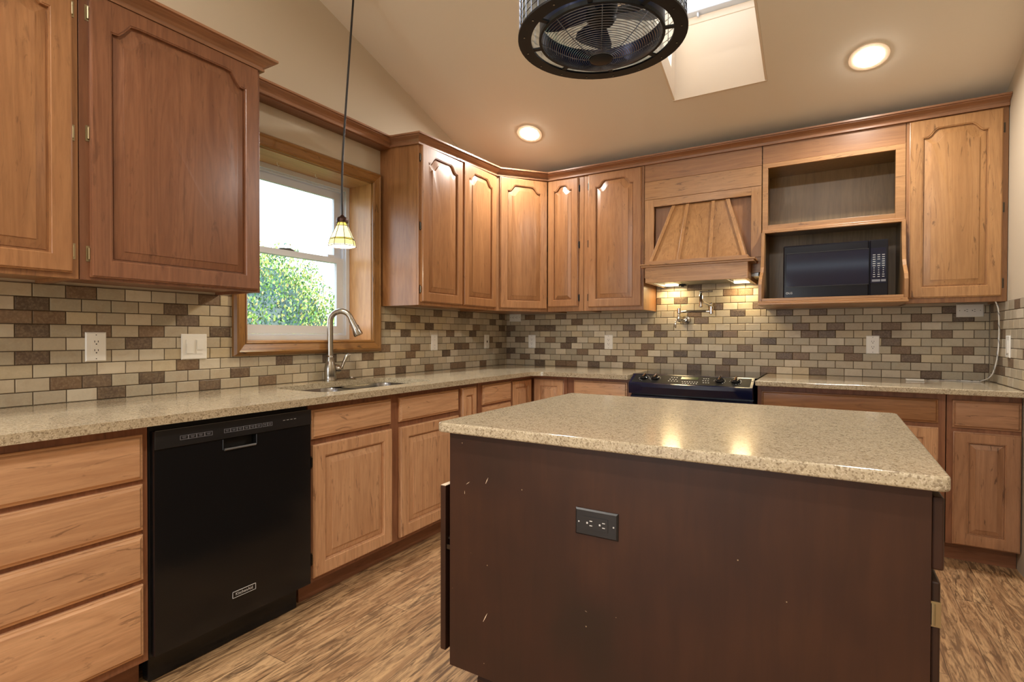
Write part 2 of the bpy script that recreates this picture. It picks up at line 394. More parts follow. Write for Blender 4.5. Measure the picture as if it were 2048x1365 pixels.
# unseen window added in the rear wall to let in fill daylight
pt = bpy.data.objects.new('added_rear_window', None); COL.objects.link(pt); pt.location = (1.05, END-.08, .1); pt['kind'] = 'structure'
b = MB()
for x0, x1 in ((.25, .32), (1.01, 1.09), (1.78, 1.85)): b.box(x0, x1, END-.11, END-.05, .1, 2.2)
b.box(.32, 1.78, END-.11, END-.05, .1, .17); b.box(.32, 1.78, END-.11, END-.05, 2.13, 2.2)
b.build('window_frame', M['vinyl'], pt, .004)
# ceiling slabs with the skylight hole
SX0, SX1, SY0, SY1 = 1.686, 2.229, -1.62, -.723     # skylight
b = MB()
def cslab(b, x0, x1, y0, y1):
    vs = [(x, y, cz(y)+t) for t in (0, .15) for y in (y0, y1) for x in (x0, x1)]
    b.add(vs, [(0, 1, 3, 2), (4, 5, 7, 6), (0, 1, 5, 4), (2, 3, 7, 6), (0, 2, 6, 4), (1, 3, 7, 5)])
e_ = .0006
cslab(b, -.26, SX0-e_, RIDGE, .17); cslab(b, SX1+e_, X1+.17, RIDGE, .17); cslab(b, SX0-e_, SX1+e_, SY1+e_, .17); cslab(b, SX0-e_, SX1+e_, RIDGE, SY0-e_)
cslab(b, -.26, X1+.17, END-.17, RIDGE)
struct(b.build('ceiling', M['ceil']))
# light shaft up to the skylight
SH = 3.118
b = MB()
b.prism([(SX0, cz(SY1)-.002), (SX1, cz(SY1)-.002), (SX1, SH), (SX0, SH)], SY1-.012, SY1, FW, 'uz')
b.prism([(SX0, cz(SY0)-.002), (SX1, cz(SY0)-.002), (SX1, SH+.27), (SX0, SH+.27)], SY0, SY0+.012, FW, 'uz')
for x0, x1 in ((SX0, SX0+.012), (SX1-.012, SX1)):
    b.prism([(SY0, cz(SY0)-.002), (SY1, cz(SY1)-.002), (SY1, SH), (SY0, SH+.27)], x0, x1, F((0, 0), (1, 0), (0, 1)), 'dz')
struct(b.build('trim_1', M['shaft']))
# skylight unit: frame, sash, latch, pane
sk = bpy.data.objects.new('window_3', None); COL.objects.link(sk); sk.location = (1.957, -1.18, SH); sk['kind'] = 'structure'
def sz(y): return SH+(-y+SY1)*.305
def slope_bar(b, x0, x1, y0, y1, t0, t1):
    vs = [(x, y, sz(y)+t) for t in (t0, t1) for y in (y0, y1) for x in (x0, x1)]
    b.add(vs, [(0, 1, 3, 2), (4, 5, 7, 6), (0, 1, 5, 4), (2, 3, 7, 6), (0, 2, 6, 4), (1, 3, 7, 5)])
b = MB()
for (x0, x1, y0, y1) in ((SX0-.03, SX1+.03, SY1-.012, SY1+.04), (SX0-.03, SX1+.03, SY0-.04, SY0+.012), (SX0-.03, SX0+.012, SY0, SY1), (SX1-.012, SX1+.03, SY0, SY1)):
    slope_bar(b, x0, x1, y0, y1, 0, .045)
b.build('skylight_curb', M['shaft'], sk, .003)
b = MB()
for (x0, x1, y0, y1) in ((SX0, SX1, SY1-.045, SY1), (SX0, SX1, SY0, SY0+.045), (SX0, SX0+.04, SY0+.045, SY1-.045), (SX1-.04, SX1, SY0+.045, SY1-.045)):
    slope_bar(b, x0, x1, y0, y1, .047, .085)
b.build('skylight_sash', M['vinyl'], sk, .004)
b = MB(); b.tube([(1.84, SY1-.014, sz(SY1)+.04), (1.84, SY1-.03, sz(SY1)+.036), (1.84, SY1-.03, sz(SY1)+.058)], .006); b.build('skylight_latch', M['vinyl'], sk)
b = MB(); slope_bar(b, SX0+.04, SX1-.04, SY0+.045, SY1-.045, .066, .070); b.build('skylight_pane', M['glass'], sk)
struct(MB().box(-30, 30, -30, 30, -.35, -.121).build('floor_outside', M['lawn']))

# ------------------------------------------------------------------ backsplash tiles
P, R = .1016, .0508; Z0 = .914
CREAM = [C(196, 184, 162), C(184, 171, 148), C(174, 163, 143), C(200, 190, 170), C(178, 168, 146), C(166, 156, 136), C(188, 174, 146)]
BROWN = [C(104, 86, 70), C(92, 74, 60), C(118, 96, 76), C(86, 70, 56), C(112, 88, 66)]
def tiles(fr, off, umin, umax, rows, brown, holes, name, label, loc):
    b = MB(); cols = []; rng = random.Random(name)
    g = .0016
    for h in range(1, rows+1):
        z0 = Z0+(h-1)*R; z1 = z0+R; sh = 0 if h % 2 else -.5
        k0 = int((umin-off)/P)-2; k1 = int((umax-off)/P)+2
        for k in range(k0, k1):
            a = off+(k+sh)*P; c = a+P
            a = max(a, umin); c = min(c, umax)
            if c-a < .006: continue
            parts = [(a, c, z0, z1)]
            for (hu0, hu1, hz0, hz1) in holes:
                nx = []
                for (pa, pc, pz0, pz1) in parts:
                    if pc <= hu0 or pa >= hu1 or pz1 <= hz0 or pz0 >= hz1: nx.append((pa, pc, pz0, pz1)); continue
                    if pa < hu0: nx.append((pa, hu0, pz0, pz1))
                    if pc > hu1: nx.append((hu1, pc, pz0, pz1))
                    if pz0 < hz0: nx.append((max(pa, hu0), min(pc, hu1), pz0, hz0))
                    if pz1 > hz1: nx.append((max(pa, hu0), min(pc, hu1), hz1, pz1))
                parts = nx
            isb = k in brown.get(h, ())
            col = rng.choice(BROWN if isb else CREAM); f = rng.uniform(.88, 1.08); col = tuple(x*f for x in col[:3])
            for (pa, pc, pz0, pz1) in parts:
                if pc-pa < .005 or pz1-pz0 < .005: continue
                e = .0022; t = .008
                def rc(i, d): return [fr.p(pa+g+i, d, pz0+g+i), fr.p(pc-g-i, d, pz0+g+i), fr.p(pc-g-i, d, pz1-g-i), fr.p(pa+g+i, d, pz1-g-i)]
                n0 = len(b.f); b.loops([rc(0, .002), rc(0, t-e*.6), rc(e, t)]); cols += [col]*(len(b.f)-n0)
    th = thing(name, label, 'backsplash', loc)
    o = b.build('stone_tiles', M['tile'], th, recalc=False, cols=('tilecol', cols))
    gb = MB(); 
    us = sorted({umin, umax}|{h[0] for h in holes}|{h[1] for h in holes}); us = [u for u in us if umin <= u <= umax]
    ztop = Z0+rows*R
    for a, c in zip(us[:-1], us[1:]):
        segs = [(Z0, ztop)]
        for (hu0, hu1, hz0, hz1) in holes:
            if a >= hu0-1e-6 and c <= hu1+1e-6: segs = [(s0, s1) for (x0, x1) in segs for (s0, s1) in ((x0, min(x1, hz0)), (max(x0, hz1), x1)) if s1 > s0]
        for s0, s1 in segs: gb.box(a, c, .0005, .0055, s0, s1, fr)
    gb.build('grout', M['caulk'], th)
    return th
brB = {1: (2, 4, 5, 7, 10, 15, 17, 20, 23, 29), 2: (-1, 1, 9, 13, 18, 32), 3: (-1, 2, 6, 11, 14, 16, 21, 22, 25, 28), 4: (5, 8, 12, 19, 25, 28, 31),
       5: (0, 3, 5, 15, 20, 27), 6: (-1, 11, 13, 17, 18, 23, 24, 27, 30), 7: (-1, 2, 3, 10, 12, 22, 24, 27), 8: (6, 16, 29, 31),
       9: (1, 4, 15, 18, 21, 23, 30), 10: (17, 20), 11: (12, 14), 12: (18, 19), 13: (15,)}
brL = {1: (2, 6, 9, 14, 17, 19, 22, 25, 26, 29), 2: (1, 2, 4, 8), 3: (5, 10, 13, 16, 20, 24), 4: (0, 18, 21, 26, 27, 32), 5: (3, 30),
       6: (0, 2, 4, 7, 20, 25, 28), 7: (-1, 0, 5, 18, 22, 28, 32), 8: (0, 5, 21, 31), 9: (1, 6, 23, 26, 27, 32)}
brR = {2: (-2, -3), 3: (-3, -5), 6: (-3,), 7: (-2,), 9: (-6, -1), 5: (-8,), 4: (-7,)}
HB0, HB1 = 1.382, 2.165                       # hood bay
tiles(FB, .0962, .0, RX-.009, 14, brB, [(-1, HB0, Z0+9*R-.006, 9), (HB1, 9, Z0+9*R-.006, 9)], 'tile_backsplash', 'cream and brown stone subway tile backsplash behind the black range', (1.7, -.002, Z0))
tiles(FL, -3.3919, -4.4, -.009, 9, brL, [(-2.615, -1.614, 1.078, 9)], 'tile_backsplash', 'cream and brown stone subway tile backsplash below and beside the window', (.002, -2.2, Z0))
tiles(FR, 0.02, -.72, -.009, 9, brR, [], 'tile_backsplash', 'narrow strip of stone tile backsplash on the right end wall', (RX-.002, -.36, Z0))

# ------------------------------------------------------------------ kitchen window
win = bpy.data.objects.new('window_1', None); COL.objects.link(win); win.location = (0, -2.116, WZ0); win['kind'] = 'structure'
jx0, jx1 = -.26, .004
for name, bx, m in (('window_jamb', (jx0, jx1, WY1-.016, WY1-.0005, WZ0, WZ1), M['jz']), ('window_jamb', (jx0, jx1, WY0+.0005, WY0+.016, WZ0, WZ1), M['jz'])):
    MB().box(*bx).build(name, m, win)
MB().box(jx0, jx1, WY0+.0165, WY1-.0165, WZ1-.016, WZ1-.0005).build('window_head', M['jy'], win)
MB().box(jx0, jx1, WY0+.0165, WY1-.0165, WZ0+.0005, WZ0+.016).build('window_sill', M['jy'], win)
# moulded casing with mitred corners: profile (distance from opening, height off the wall)
CPROF = [(-.012, 0), (-.012, .012), (-.004, .018), (.002, .013), (.034, .022), (.041, .027), (.050, .024), (.060, .012), (.062, 0)]
def casing_side(p0, p1, miter0, miter1, out, mat):
    L0 = []; L1 = []
    for o, h in CPROF:
        a = Vector(p0)+Vector(out)*o+Vector(miter0)*o; c = Vector(p1)+Vector(out)*o+Vector(miter1)*o
        L0.append((.0085+h, a.x, a.y)); L1.append((.0085+h, c.x, c.y))
    b = MB(); n = len(L0); b.add(L0+L1, [(i, i+1, n+i+1, n+i) for i in range(n-1)]+[tuple(range(n)), tuple(range(2*n-1, n-1, -1))])
    return b.build('window_casing', mat, win)
casing_side((WY0, WZ0), (WY1, WZ0), (-1, 0), (1, 0), (0, -1), M['cy'])
casing_side((WY0, WZ1), (WY1, WZ1), (-1, 0), (1, 0), (0, 1), M['cy'])
casing_side((WY0, WZ0), (WY0, WZ1), (0, -1), (0, 1), (-1, 0), M['cz'])
casing_side((WY1, WZ0), (WY1, WZ1), (0, -1), (0, 1), (1, 0), M['cz'])
def ring(b, y0, y1, z0, z1, wdt, x0, x1, wb=None, wt=None):
    wb = wb or wdt; wt = wt or wdt
    b.box(x0, x1, y0, y0+wdt, z0, z1); b.box(x0, x1, y1-wdt, y1, z0, z1)
    b.box(x0, x1, y0+wdt, y1-wdt, z0, z0+wb); b.box(x0, x1, y0+wdt, y1-wdt, z1-wt, z1)
IY_0, IY_1, IZ_0, IZ_1 = WY0+.0165, WY1-.0165, WZ0+.0165, WZ1-.0165
b = MB(); ring(b, IY_0, IY_1, IZ_0, IZ_1, .030, -.255, -.190, .026, .030); ring(b, IY_0+.030, IY_1-.030, IZ_0+.026, IZ_1-.030, .010, -.255, -.205); b.build('window_frame', M['vinyl'], win, .002)
MEET = 1.668
b = MB(); ring(b, IY_0+.041, IY_1-.041, MEET-.02, IZ_1-.041, .052, -.250, -.232, .035, .045); b.box(-.243, -.240, IY_0+.09, IY_1-.09, MEET, IZ_1-.08)
b.mi[-6:] = [1]*6; b.build('upper_sash', [M['vinyl'], M['glass']], win)
b = MB(); ring(b, IY_0+.041, IY_1-.041, IZ_0+.037, MEET+.014, .052, -.229, -.208, .050, .034); b.box(-.220, -.217, IY_0+.09, IY_1-.09, IZ_0+.08, MEET)
b.mi[-6:] = [1]*6; b.build('lower_sash', [M['vinyl'], M['glass']], win)
b = MB(); b.prism([(-2.20, MEET+.014), (-2.09, MEET+.014), (-2.10, MEET+.022), (-2.13, MEET+.030), (-2.16, MEET+.026), (-2.195, MEET+.022)], -.226, -.210, FL, 'uz'); b.build('sash_lock', M['greydk'], win, .002)
b = MB(); b.box(-.229, -.208, -1.85, -1.80, MEET+.014, MEET+.030); b.build('sash_latch', M['vinyl'], win, .002)
for y in (-2.27, -2.01):
    b = MB(); b.tube([(-.13, y, WZ1-.016), (-.13, y, WZ1-.026), (-.13, y+.006, WZ1-.036), (-.13, y+.014, WZ1-.032)], .0018, 6); b.build('curtain_hook', M['white'], win)

# ------------------------------------------------------------------ cabinet parts
TH = .019
def outline(fr, u0, u1, z0, z1, d, arch, rise, sh, N=22):
    """loop: bottom left, bottom right, then the top edge from right to left (raised middle with curved shoulders)"""
    L = [fr.p(u0, d, z0), fr.p(u1, d, z0)]
    wdt = u1-u0
    for i in range(N+1):
        u = u1-wdt*i/N if not arch else None
        if arch:
            t = i/N; tt = t
            # more samples near the shoulders
            tt = .5-.5*math.cos(PI*t)
            u = u1-wdt*tt; e = min(tt, 1-tt)*wdt
            x = max(0, min(1, (e-.014)/(sh-.006))); s_ = x*x*x*(x*(6*x-15)+10)
            L.append(fr.p(u, d, z1-rise*(1-s_)))
        else: L.append(fr.p(u, d, z1))
    return L
def rectloop(fr, u0, u1, z0, z1, d, arch, N=22):
    L = [fr.p(u0, d, z0), fr.p(u1, d, z0)]
    for i in range(N+1):
        t = i/N; tt = .5-.5*math.cos(PI*t) if arch else t
        L.append(fr.p(u1-(u1-u0)*tt, d, z1))
    return L
def hinge(fr, u, d, z, parent, mat, side):
    """barrel at the door edge with a leaf on the face frame"""
    b = MB(); s = -1 if side == 'l' else 1
    b.box(min(u, u+s*.010), max(u, u+s*.010), d, d+.0025, z-.027, z+.027, fr)
    c0 = fr.p(u+s*.003, d+.006, z-.020); c1 = fr.p(u+s*.003, d+.006, z+.020)
    b.tube([c0, c1], .0042, 8)
    return b.build('hinge', mat, parent, smooth=40)
def door(parent, fr, u0, u1, z0, z1, d, mv, mp=None, arch=True, stile=.058, hinges=None, hmat=None, hz=None, rise=.055, label=None):
    N = 22; w_ = u1-u0; sh = min(.066, w_*.19); rise = min(rise, .036+.02*(w_-.25)/.3)
    t = TH; mp = mp or mv
    o0 = rectloop(fr, u0, u1, z0, z1, d, arch, N); o1 = rectloop(fr, u0, u1, z0, z1, d+t*.62, arch, N)
    o2 = rectloop(fr, u0+.004, u1-.004, z0+.004, z1-.004, d+t*.70, arch, N); o2b = rectloop(fr, u0+.006, u1-.006, z0+.006, z1-.006, d+t, arch, N)
    if arch: st = min(stile, w_*.2)
    else: st = min(stile, w_*.24)
    A = lambda i, dd: outline(fr, u0+st+i, u1-st-i, z0+stile+i, z1-stile*.9-i, dd, arch, rise, sh, N)
    b = MB(); b.loops([o0, o1, o2, o2b, A(0, d+t), A(.002, d+t-.003), A(.005, d+t-.003), A(.006, d+t-.015), A(.014, d+t-.015)], fill=False, base=True)
    dr = b.build('door', mv, parent, smooth=30)
    b = MB(); k = min(.032, (w_-2*st)*.17)
    b.loops([A(.0115, d+t-.0145), A(.0120, d+t-.0120), A(.009+k, d+t-.0035), A(.0095+k, d+t-.0005), A(.012+k, d+t)], fill=True)
    b.build('raised_panel', mp, dr, smooth=25)
    if hinges:
        u = u0 if hinges == 'l' else u1
        for z in (hz or (z0+.08, (z0+z1)/2, z1-.08)): hinge(fr, u, d, z, dr, hmat or M['pewter'], hinges)
    return dr
def slab(parent, fr, u0, u1, z0, z1, d, mat, name='drawer'):
    def rc(i, dd): return [fr.p(u0+i, dd, z0+i), fr.p(u1-i, dd, z0+i), fr.p(u1-i, dd, z1-i), fr.p(u0+i, dd, z1-i)]
    b = MB(); b.loops([rc(0, d), rc(0, d+.009), rc(.003, d+.011), rc(.0065, d+.0115), rc(.0085, d+.015), rc(.013, d+.0185), rc(.016, d+TH)], base=True)
    return b.build(name, mat, parent, smooth=25)
def mid(fr, u, d, z): return fr.p(u, d, z)
UZ0, UZ1 = 1.371, 2.44
def upper(fr, u0, u1, label, wm='w', fm='f', z0=UZ0, z1=UZ1, D=.33, group='wall cabinets'):
    th = thing('wall_cabinet', label, 'cabinet', fr.p((u0+u1)/2, D/2, z0), group)
    b = MB(); b.box(u0+.0005, u0+.016, .001, D-.0195, z0, z1, fr); b.box(u1-.016, u1-.0005, .001, D-.0195, z0, z1, fr)
    b.box(u0+.016, u1-.016, .001, D-.0195, z0+.012, z0+.024, fr); b.box(u0+.016, u1-.016, .001, .008, z0+.024, z1, fr); b.box(u0+.016, u1-.016, .001, D-.0195, z1-.02, z1, fr)
    b.build('cabinet_body', M[fm+'z'], th)
    b = MB(); b.box(u0+.0005, u1-.0005, D-.019, D, z0, z1, fr); b.build('face_frame', M[fm+'z'], th, .001)
    return th

# --- left wall uppers
LT = 2.405
t = upper(FL, -4.02, -3.3655, 'lighter arched-panel wall cabinet at the far left edge of the picture', 'w', 'f', z1=LT)
door(t, FL, -3.99, -3.386, 1.390, 2.37, .33, M['wz'], hinges='r', hmat=M['brass'], hz=(1.465, 1.87, 2.29))
t = upper(FL, -3.3635, -2.685, 'shade-darkened arched-panel wall cabinet with one wide door left of the window', 'r', 'r', z1=LT)
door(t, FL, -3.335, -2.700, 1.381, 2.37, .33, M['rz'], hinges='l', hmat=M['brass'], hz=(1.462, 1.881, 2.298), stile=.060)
t = upper(FL, -1.600, -.702, 'two-door wall cabinet right of the window with its plain side panel showing', 'w', 'f', z1=2.42)
door(t, FL, -1.583, -1.152, 1.392, 2.385, .33, M['wz'], hinges='l', hmat=M['pewter'], hz=(1.47, 1.87, 2.30))
door(t, FL, -1.136, -.715, 1.392, 2.40, .33, M['wz'])
# --- diagonal corner cabinet
t = thing('wall_cabinet', 'diagonal corner wall cabinet with one arched door', 'cabinet', (.25, -.25, UZ0), 'wall cabinets')
b = MB()
poly = [(.001, -.001), (.001, -.700), (.315, -.700), (.575, -.332), (.575, -.001)]
b.prism(poly, UZ0+.001, UZ1, FW, 'ud'); b.build('cabinet_body', M['fz'], t)
b = MB(); b.box(.001, dl-.001, -.019, 0, UZ0, UZ1, FD); b.build('face_frame', M['fz'], t, .001)
door(t, FD, .030, dl-.012, 1.392, 2.41, 0, M['wz'], hinges='r', hmat=M['blackmat'], hz=(1.46, 1.88, 2.33))
# --- back wall uppers
t = upper(FB, .592, .905, 'narrow arched-door wall cabinet beside the diagonal corner cabinet')
door(t, FB, .600, .862, 1.408, 2.412, .33, M['wz'], hinges='r', hmat=M['blackmat'], hz=(1.475, 1.89, 2.33), stile=.05)
t = upper(FB, .907, 1.380, 'wall cabinet with one wide arched door immediately left of the wooden hood')
door(t, FB, .948, 1.364, 1.398, 2.415, .33, M['wz'], hinges='l', hmat=M['blackmat'], hz=(1.475, 1.89, 2.33))
t = upper(FB, 2.927, RX-.002, 'single-door wall cabinet at the right end beside the end wall')
door(t, FB, 2.942, 3.350, 1.400, 2.415, .33, M['hz'], hinges='r', hmat=M['pewter'], hz=(1.47, 1.88, 2.31))
# --- hood cabinet with tapered wooden canopy
hd = thing('range_hood', 'wooden range hood with slanted battens above the black range', 'hood', (1.774, -.17, 1.54))
u0, u1 = HB0, 2.163; hc = (u0+u1)/2
b = MB(); b.box(u0+.001, u1-.001, .31, .33, 2.30, UZ1, FB); b.build('upper_fascia', M['fx'], hd, .001)
b = MB(); b.box(u0+.001, u1-.001, .31, .332, 2.168, 2.298, FB); b.build('lower_fascia', M['hx'], hd, .001)
b = MB(); b.box(u0+.001, 1.452, .31, .332, 1.70, 2.166, FB); b.build('side_stile', M['hz'], hd, .001)
b = MB(); b.box(2.100, u1-.001, .31, .332, 1.70, 2.166, FB); b.build('side_stile', M['hz'], hd, .001)
b = MB(); b.box(1.452, 2.100, .31, .332, 2.112, 2.166, FB); b.build('top_rail', M['hx'], hd, .001)
b = MB(); b.box(1.452, 2.100, .285, .292, 1.70, 2.112, FB); b.build('recessed_panel', M['fz'], hd)
def can(u, z, dd=0):  # point on canopy front: u in -1..1
    tt = (z-1.70)/(2.108-1.70); hw = .312*(1-tt)+.190*tt; d = .455*(1-tt)+.318*tt
    return FB.p(hc+u*hw, d+dd, z)
b = MB(); vs = [can(-1, 1.70), can(1, 1.70), can(1, 2.108), can(-1, 2.108), FB.p(hc-.312, .293, 1.70), FB.p(hc+.312, .293, 1.70), FB.p(hc+.19, .293, 2.108), FB.p(hc-.19, .293, 2.108)]
b.add(vs, [(0, 1, 2, 3), (0, 3, 7, 4), (1, 5, 6, 2), (3, 2, 6, 7), (0, 4, 5, 1)]); b.build('canopy_panel', M['hz'], hd)
for ub, ut in ((-1, -1), (-.36, -.44), (.30, .46), (1, 1)):
    b = MB(); wd = .011
    def bt(zz, uu, off, dd):
        p = Vector(can(uu, zz, dd)); p.x += off; return tuple(p)
    vs = []
    for zz, uu in ((1.701, ub), (2.107, ut)):
        o_ = wd if abs(uu) < 1 else 0
        a, c = (-wd, wd) if abs(uu) < 1 else ((-.002, 2*wd) if uu < 0 else (-2*wd, .002))
        for dd in (.0005, .011): vs += [bt(zz, uu, a, dd), bt(zz, uu, c, dd)]
    b.add(vs, [(0, 1, 3, 2), (4, 5, 7, 6), (0, 1, 5, 4), (2, 3, 7, 6), (0, 2, 6, 4), (1, 3, 7, 5)]); b.build('batten', M['hz'], hd, .001)
b = MB(); b.box(hc-.368, hc+.372, .333, .510, 1.668, 1.678, FB); b.box(hc-.362, hc+.366, .333, .503, 1.655, 1.668, FB); b.box(hc-.33, hc+.33, .30, .495, 1.678, 1.699, FB); b.build('ledge', M['hx'], hd, .002)
b = MB(); b.box(hc-.33, hc+.33, .480, .500, 1.548, 1.654, FB); b.build('apron', M['hx'], hd, .001)
for s in (-1, 1):
    b = MB(); a, c = sorted((hc+s*.33, hc+s*.312)); b.box(a, c, .01, .479, 1.548, 1.654, FB); b.build('hood_side', M['hx'], hd, .001)
    b = MB(); a, c = sorted((hc+s*.331, hc+s*.388)); b.box(a, c, .26, .33, 1.60, 1.698, FB); b.build('side_filler', M['hx'], hd)
b = MB(); b.box(hc-.31, hc+.31, .010, .478, 1.566, 1.576, FB); b.box(hc-.31, hc-.30, .01, .478, 1.552, 1.566, FB); b.box(hc+.30, hc+.31, .01, .478, 1.552, 1.566, FB); b.box(u0+.02, u1-.02, .012, .30, 1.578, 1.60, FB); b.build('steel_liner', M['steel'], hd)
b = MB(); b.box(hc-.17, hc+.19, .14, .42, 1.556, 1.565, FB); b.build('grease_filter', M['blacksat'], hd, .002)
b = MB(); b.box(hc-.175, hc-.125, .16, .20, 1.546, 1.5555, FB); b.tube([FB.p(hc-.15, .18, 1.55), FB.p(hc-.15, .18, 1.54)], .012); b.build('control_knob', M['blackmat'], hd, smooth=40)
for uu in (hc-.245, hc+.24):
    b = MB(); b.box(uu-.05, uu+.05, .07, .115, 1.556, 1.5655, FB); b.build('hood_lamp', M['tube'], hd, .002)
    o = area('hood_lamp_light', FB.p(uu, .09, 1.55), (0, -.05, -1), .11, .07, HOOD_POWER, (1, .74, .38))
# --- microwave cabinet: open nook above, microwave bay with ogee sides below
mc = thing('microwave_cabinet', 'open wall cabinet unit with empty nook over the black microwave', 'cabinet', (2.545, -.2, UZ0))
a0, a1 = 2.1665, 2.925
b = MB(); b.box(a0+.001, a1, .311, .33, 2.305, UZ1, FB); b.build('fascia_board', M['fx'], mc, .001)
b = MB(); b.box(a0+.001, a1, .311, .333, 2.275, 2.304, FB); b.box(a0+.001, 2.200, .311, .333, 1.872, 2.275, FB); b.box(2.877, a1, .311, .333, 1.872, 2.275, FB); b.box(2.200, 2.877, .311, .333, 1.872, 1.902, FB); b.build('face_frame', M['hx'], mc, .001)
b = MB(); b.box(a0, a1+.004, .311, .352, 1.846, 1.858, FB); b.box(a0, a1+.002, .311, .342, 1.858, 1.871, FB); b.build('ledge', M['hx'], mc, .003)
b = MB(); b.box(a0+.001, a0+.016, .001, .310, 1.41, 2.43, FB); b.box(a1-.016, a1-.001, .001, .310, 1.41, 2.43, FB)
b.box(a0+.016, a1-.016, .001, .010, 1.41, 2.43, FB); b.box(a0+.016, a1-.016, .010, .310, 2.29, 2.303, FB); b.box(a0+.016, a1-.016, .010, .310, 1.875, 1.899, FB); b.build('cabinet_body', M['nook'], mc)
OG = [(.311, 1.395), (.532, 1.395), (.535, 1.44), (.535, 1.50), (.520, 1.53), (.480, 1.56), (.440, 1.585), (.415, 1.62), (.400, 1.68), (.388, 1.76), (.385, 1.845), (.311, 1.845)]
for s0, s1 in ((a0+.001, a0+.020), (a1-.020, a1-.001)):
    b = MB(); b.prism(OG, s0, s1, FB, 'dz'); b.build('curved_side', M['hz'], mc, .001)
b = MB(); b.box(a0, a1, .001, .545, UZ0, 1.384, FB); b.box(a0+.003, a1-.003, .001, .538, 1.384, 1.394, FB); b.build('bottom_shelf', M['hx'], mc, .003)
b = MB(); b.box(a0+.021, a1-.021, .505, .533, 1.3945, 1.412, FB); b.build('shelf_rail', M['hx'], mc, .002)
# microwave
mw = thing('microwave', 'black countertop microwave on the bottom shelf of the open wall cabinet', 'microwave', (2.56, -.25, 1.3945))
m0, m1, mz0, mz1, md = 2.300, 2.838, 1.408, 1.738, .470
b = MB(); b.box(m0, m1, .06, md-.022, mz0, mz1, FB); b.build('housing', M['mwblk'], mw, .006)
for uu in (m0+.04, m1-.04):
    for dd in (.1, .42): b = MB(); b.lathe([(.012, 1.3945), (.014, 1.409)], (uu, -dd, 0), 12); b.build('foot', M['blackmat'], mw)
ms = 2.747
b = MB(); b.box(m0+.001, ms-.002, md-.021, md, mz0+.002, mz1-.002, FB); dr = b.build('door', M['mwblk'], mw, .008, seg=3)
b = MB(); b.box(m0+.018, ms-.003, md+.0005, md+.003, 1.484, 1.686, FB); b.build('door_glass', M['mwglass'], dr, .002)
b = MB(); b.box(m0+.018, ms-.003, md+.0005, md+.0042, 1.482, 1.4835, FB); b.box(m0+.018, ms-.003, md+.0005, md+.0042, 1.6865, 1.688, FB); b.build('door_trim', M['greydk'], dr)
text('LG', 'brand_lettering', .017, FB, m0+.043, md+.0008, 1.444, M['ink'], dr)
b = MB(); b.disc(FB.p(m0+.024, md+.0012, 1.444), .0065, 16, (0, -1, 0), .0045); b.build('brand_emblem', M['ink'], dr)
b = MB(); b.box(ms+.002, m1-.001, md-.021, md-.001, mz0+.002, mz1-.002, FB); cp = b.build('control_panel', M['mwblk'], mw, .005)
b = MB(); b.box(ms+.005, m1-.012, md-.0005, md+.002, 1.484, 1.688, FB); b.build('keypad', M['mwglass'], cp, .004)
for i in range(11):
    for j in range(3):
        if i == 3 and j == 1: continue
        ku = ms+.022+j*.022; kz = 1.648-i*.0125
        b = MB(); hw = .0065 if i < 6 else (.003 if i < 9 else .0055); b.box(ku-hw, ku+hw, md+.0021, md+.0026, kz-.0016, kz+.0016, FB); b.build('key_legend', M['ink'], cp)
for j, (c0, c1) in enumerate(((ms+.012, ms+.052), (ms+.056, ms+.078))):
    b = MB(); b.box(c0, c1, md+.0021, md+.0024, 1.494, 1.507, FB); b.build('start_button', M['inkdim'], cp)

# ------------------------------------------------------------------ crown moulding
KP = [(0, -.002), (.014, -.002), (.014, .008), (.008, .010), (.010, .016), (.020, .026), (.036, .034), (.046, .038), (.046, .043), (.056, .044), (.056, .054), (0, .054)]
def crown(path, name, label, loc, mats):
    """path: list of (x, y, z) with the room on the right-hand side of travel"""
    n = len(path); th = thing(name, label, 'crown moulding', loc)
    nrm = []
    for i in range(n-1):
        a, c = Vector(path[i][:2]), Vector(path[i+1][:2]); d = (c-a).normalized(); nrm.append(Vector((d.y, -d.x)))
    offs = []
    for i in range(n):
        if i == 0: o = nrm[0]
        elif i == n-1: o = nrm[-1]
        else:
            o = nrm[i-1]+nrm[i]; o = o/(o.dot(nrm[i]))
        offs.append(o)
    m = len(KP)
    for i in range(n-1):
        A = [(path[i][0]+offs[i].x*h, path[i][1]+offs[i].y*h, path[i][2]+z) for h, z in KP]
        B = [(path[i+1][0]+offs[i+1].x*h, path[i+1][1]+offs[i+1].y*h, path[i+1][2]+z) for h, z in KP]
        b = MB(); b.add(A+B, [(j, (j+1) % m, m+(j+1) % m, m+j) for j in range(m)]+[tuple(range(m)), tuple(range(2*m-1, m-1, -1))])
        b.build('crown_length', M['crown'] if abs(path[i+1][0]-path[i][0]) > abs(path[i+1][1]-path[i][1]) else M['crowny'], th)
    return th
crown([(.331, -4.02, 2.374), (.331, -2.684, 2.374), (.09, -2.684, 2.374)], 'crown_moulding', 'crown moulding on top of the two cabinets left of the window', (.2, -3.4, 2.374), None)
crown([(.086, -2.62, 2.398), (.086, -1.601, 2.398), (.331, -1.601, 2.380), (.331, -.701, 2.412), (.591, -.331, 2.424), (3.374, -.334, 2.424)], 'crown_moulding', 'long crown moulding running over the window, around the corner and along the back wall', (1.2, -.5, 2.38), None)
v = MB(); v.box(.001, .085, -2.63, -1.602, 2.392, 2.45); tag(v.build('window_valance_board', M['ry'], None), 'plain wooden board bridging the cabinets above the window', 'board')

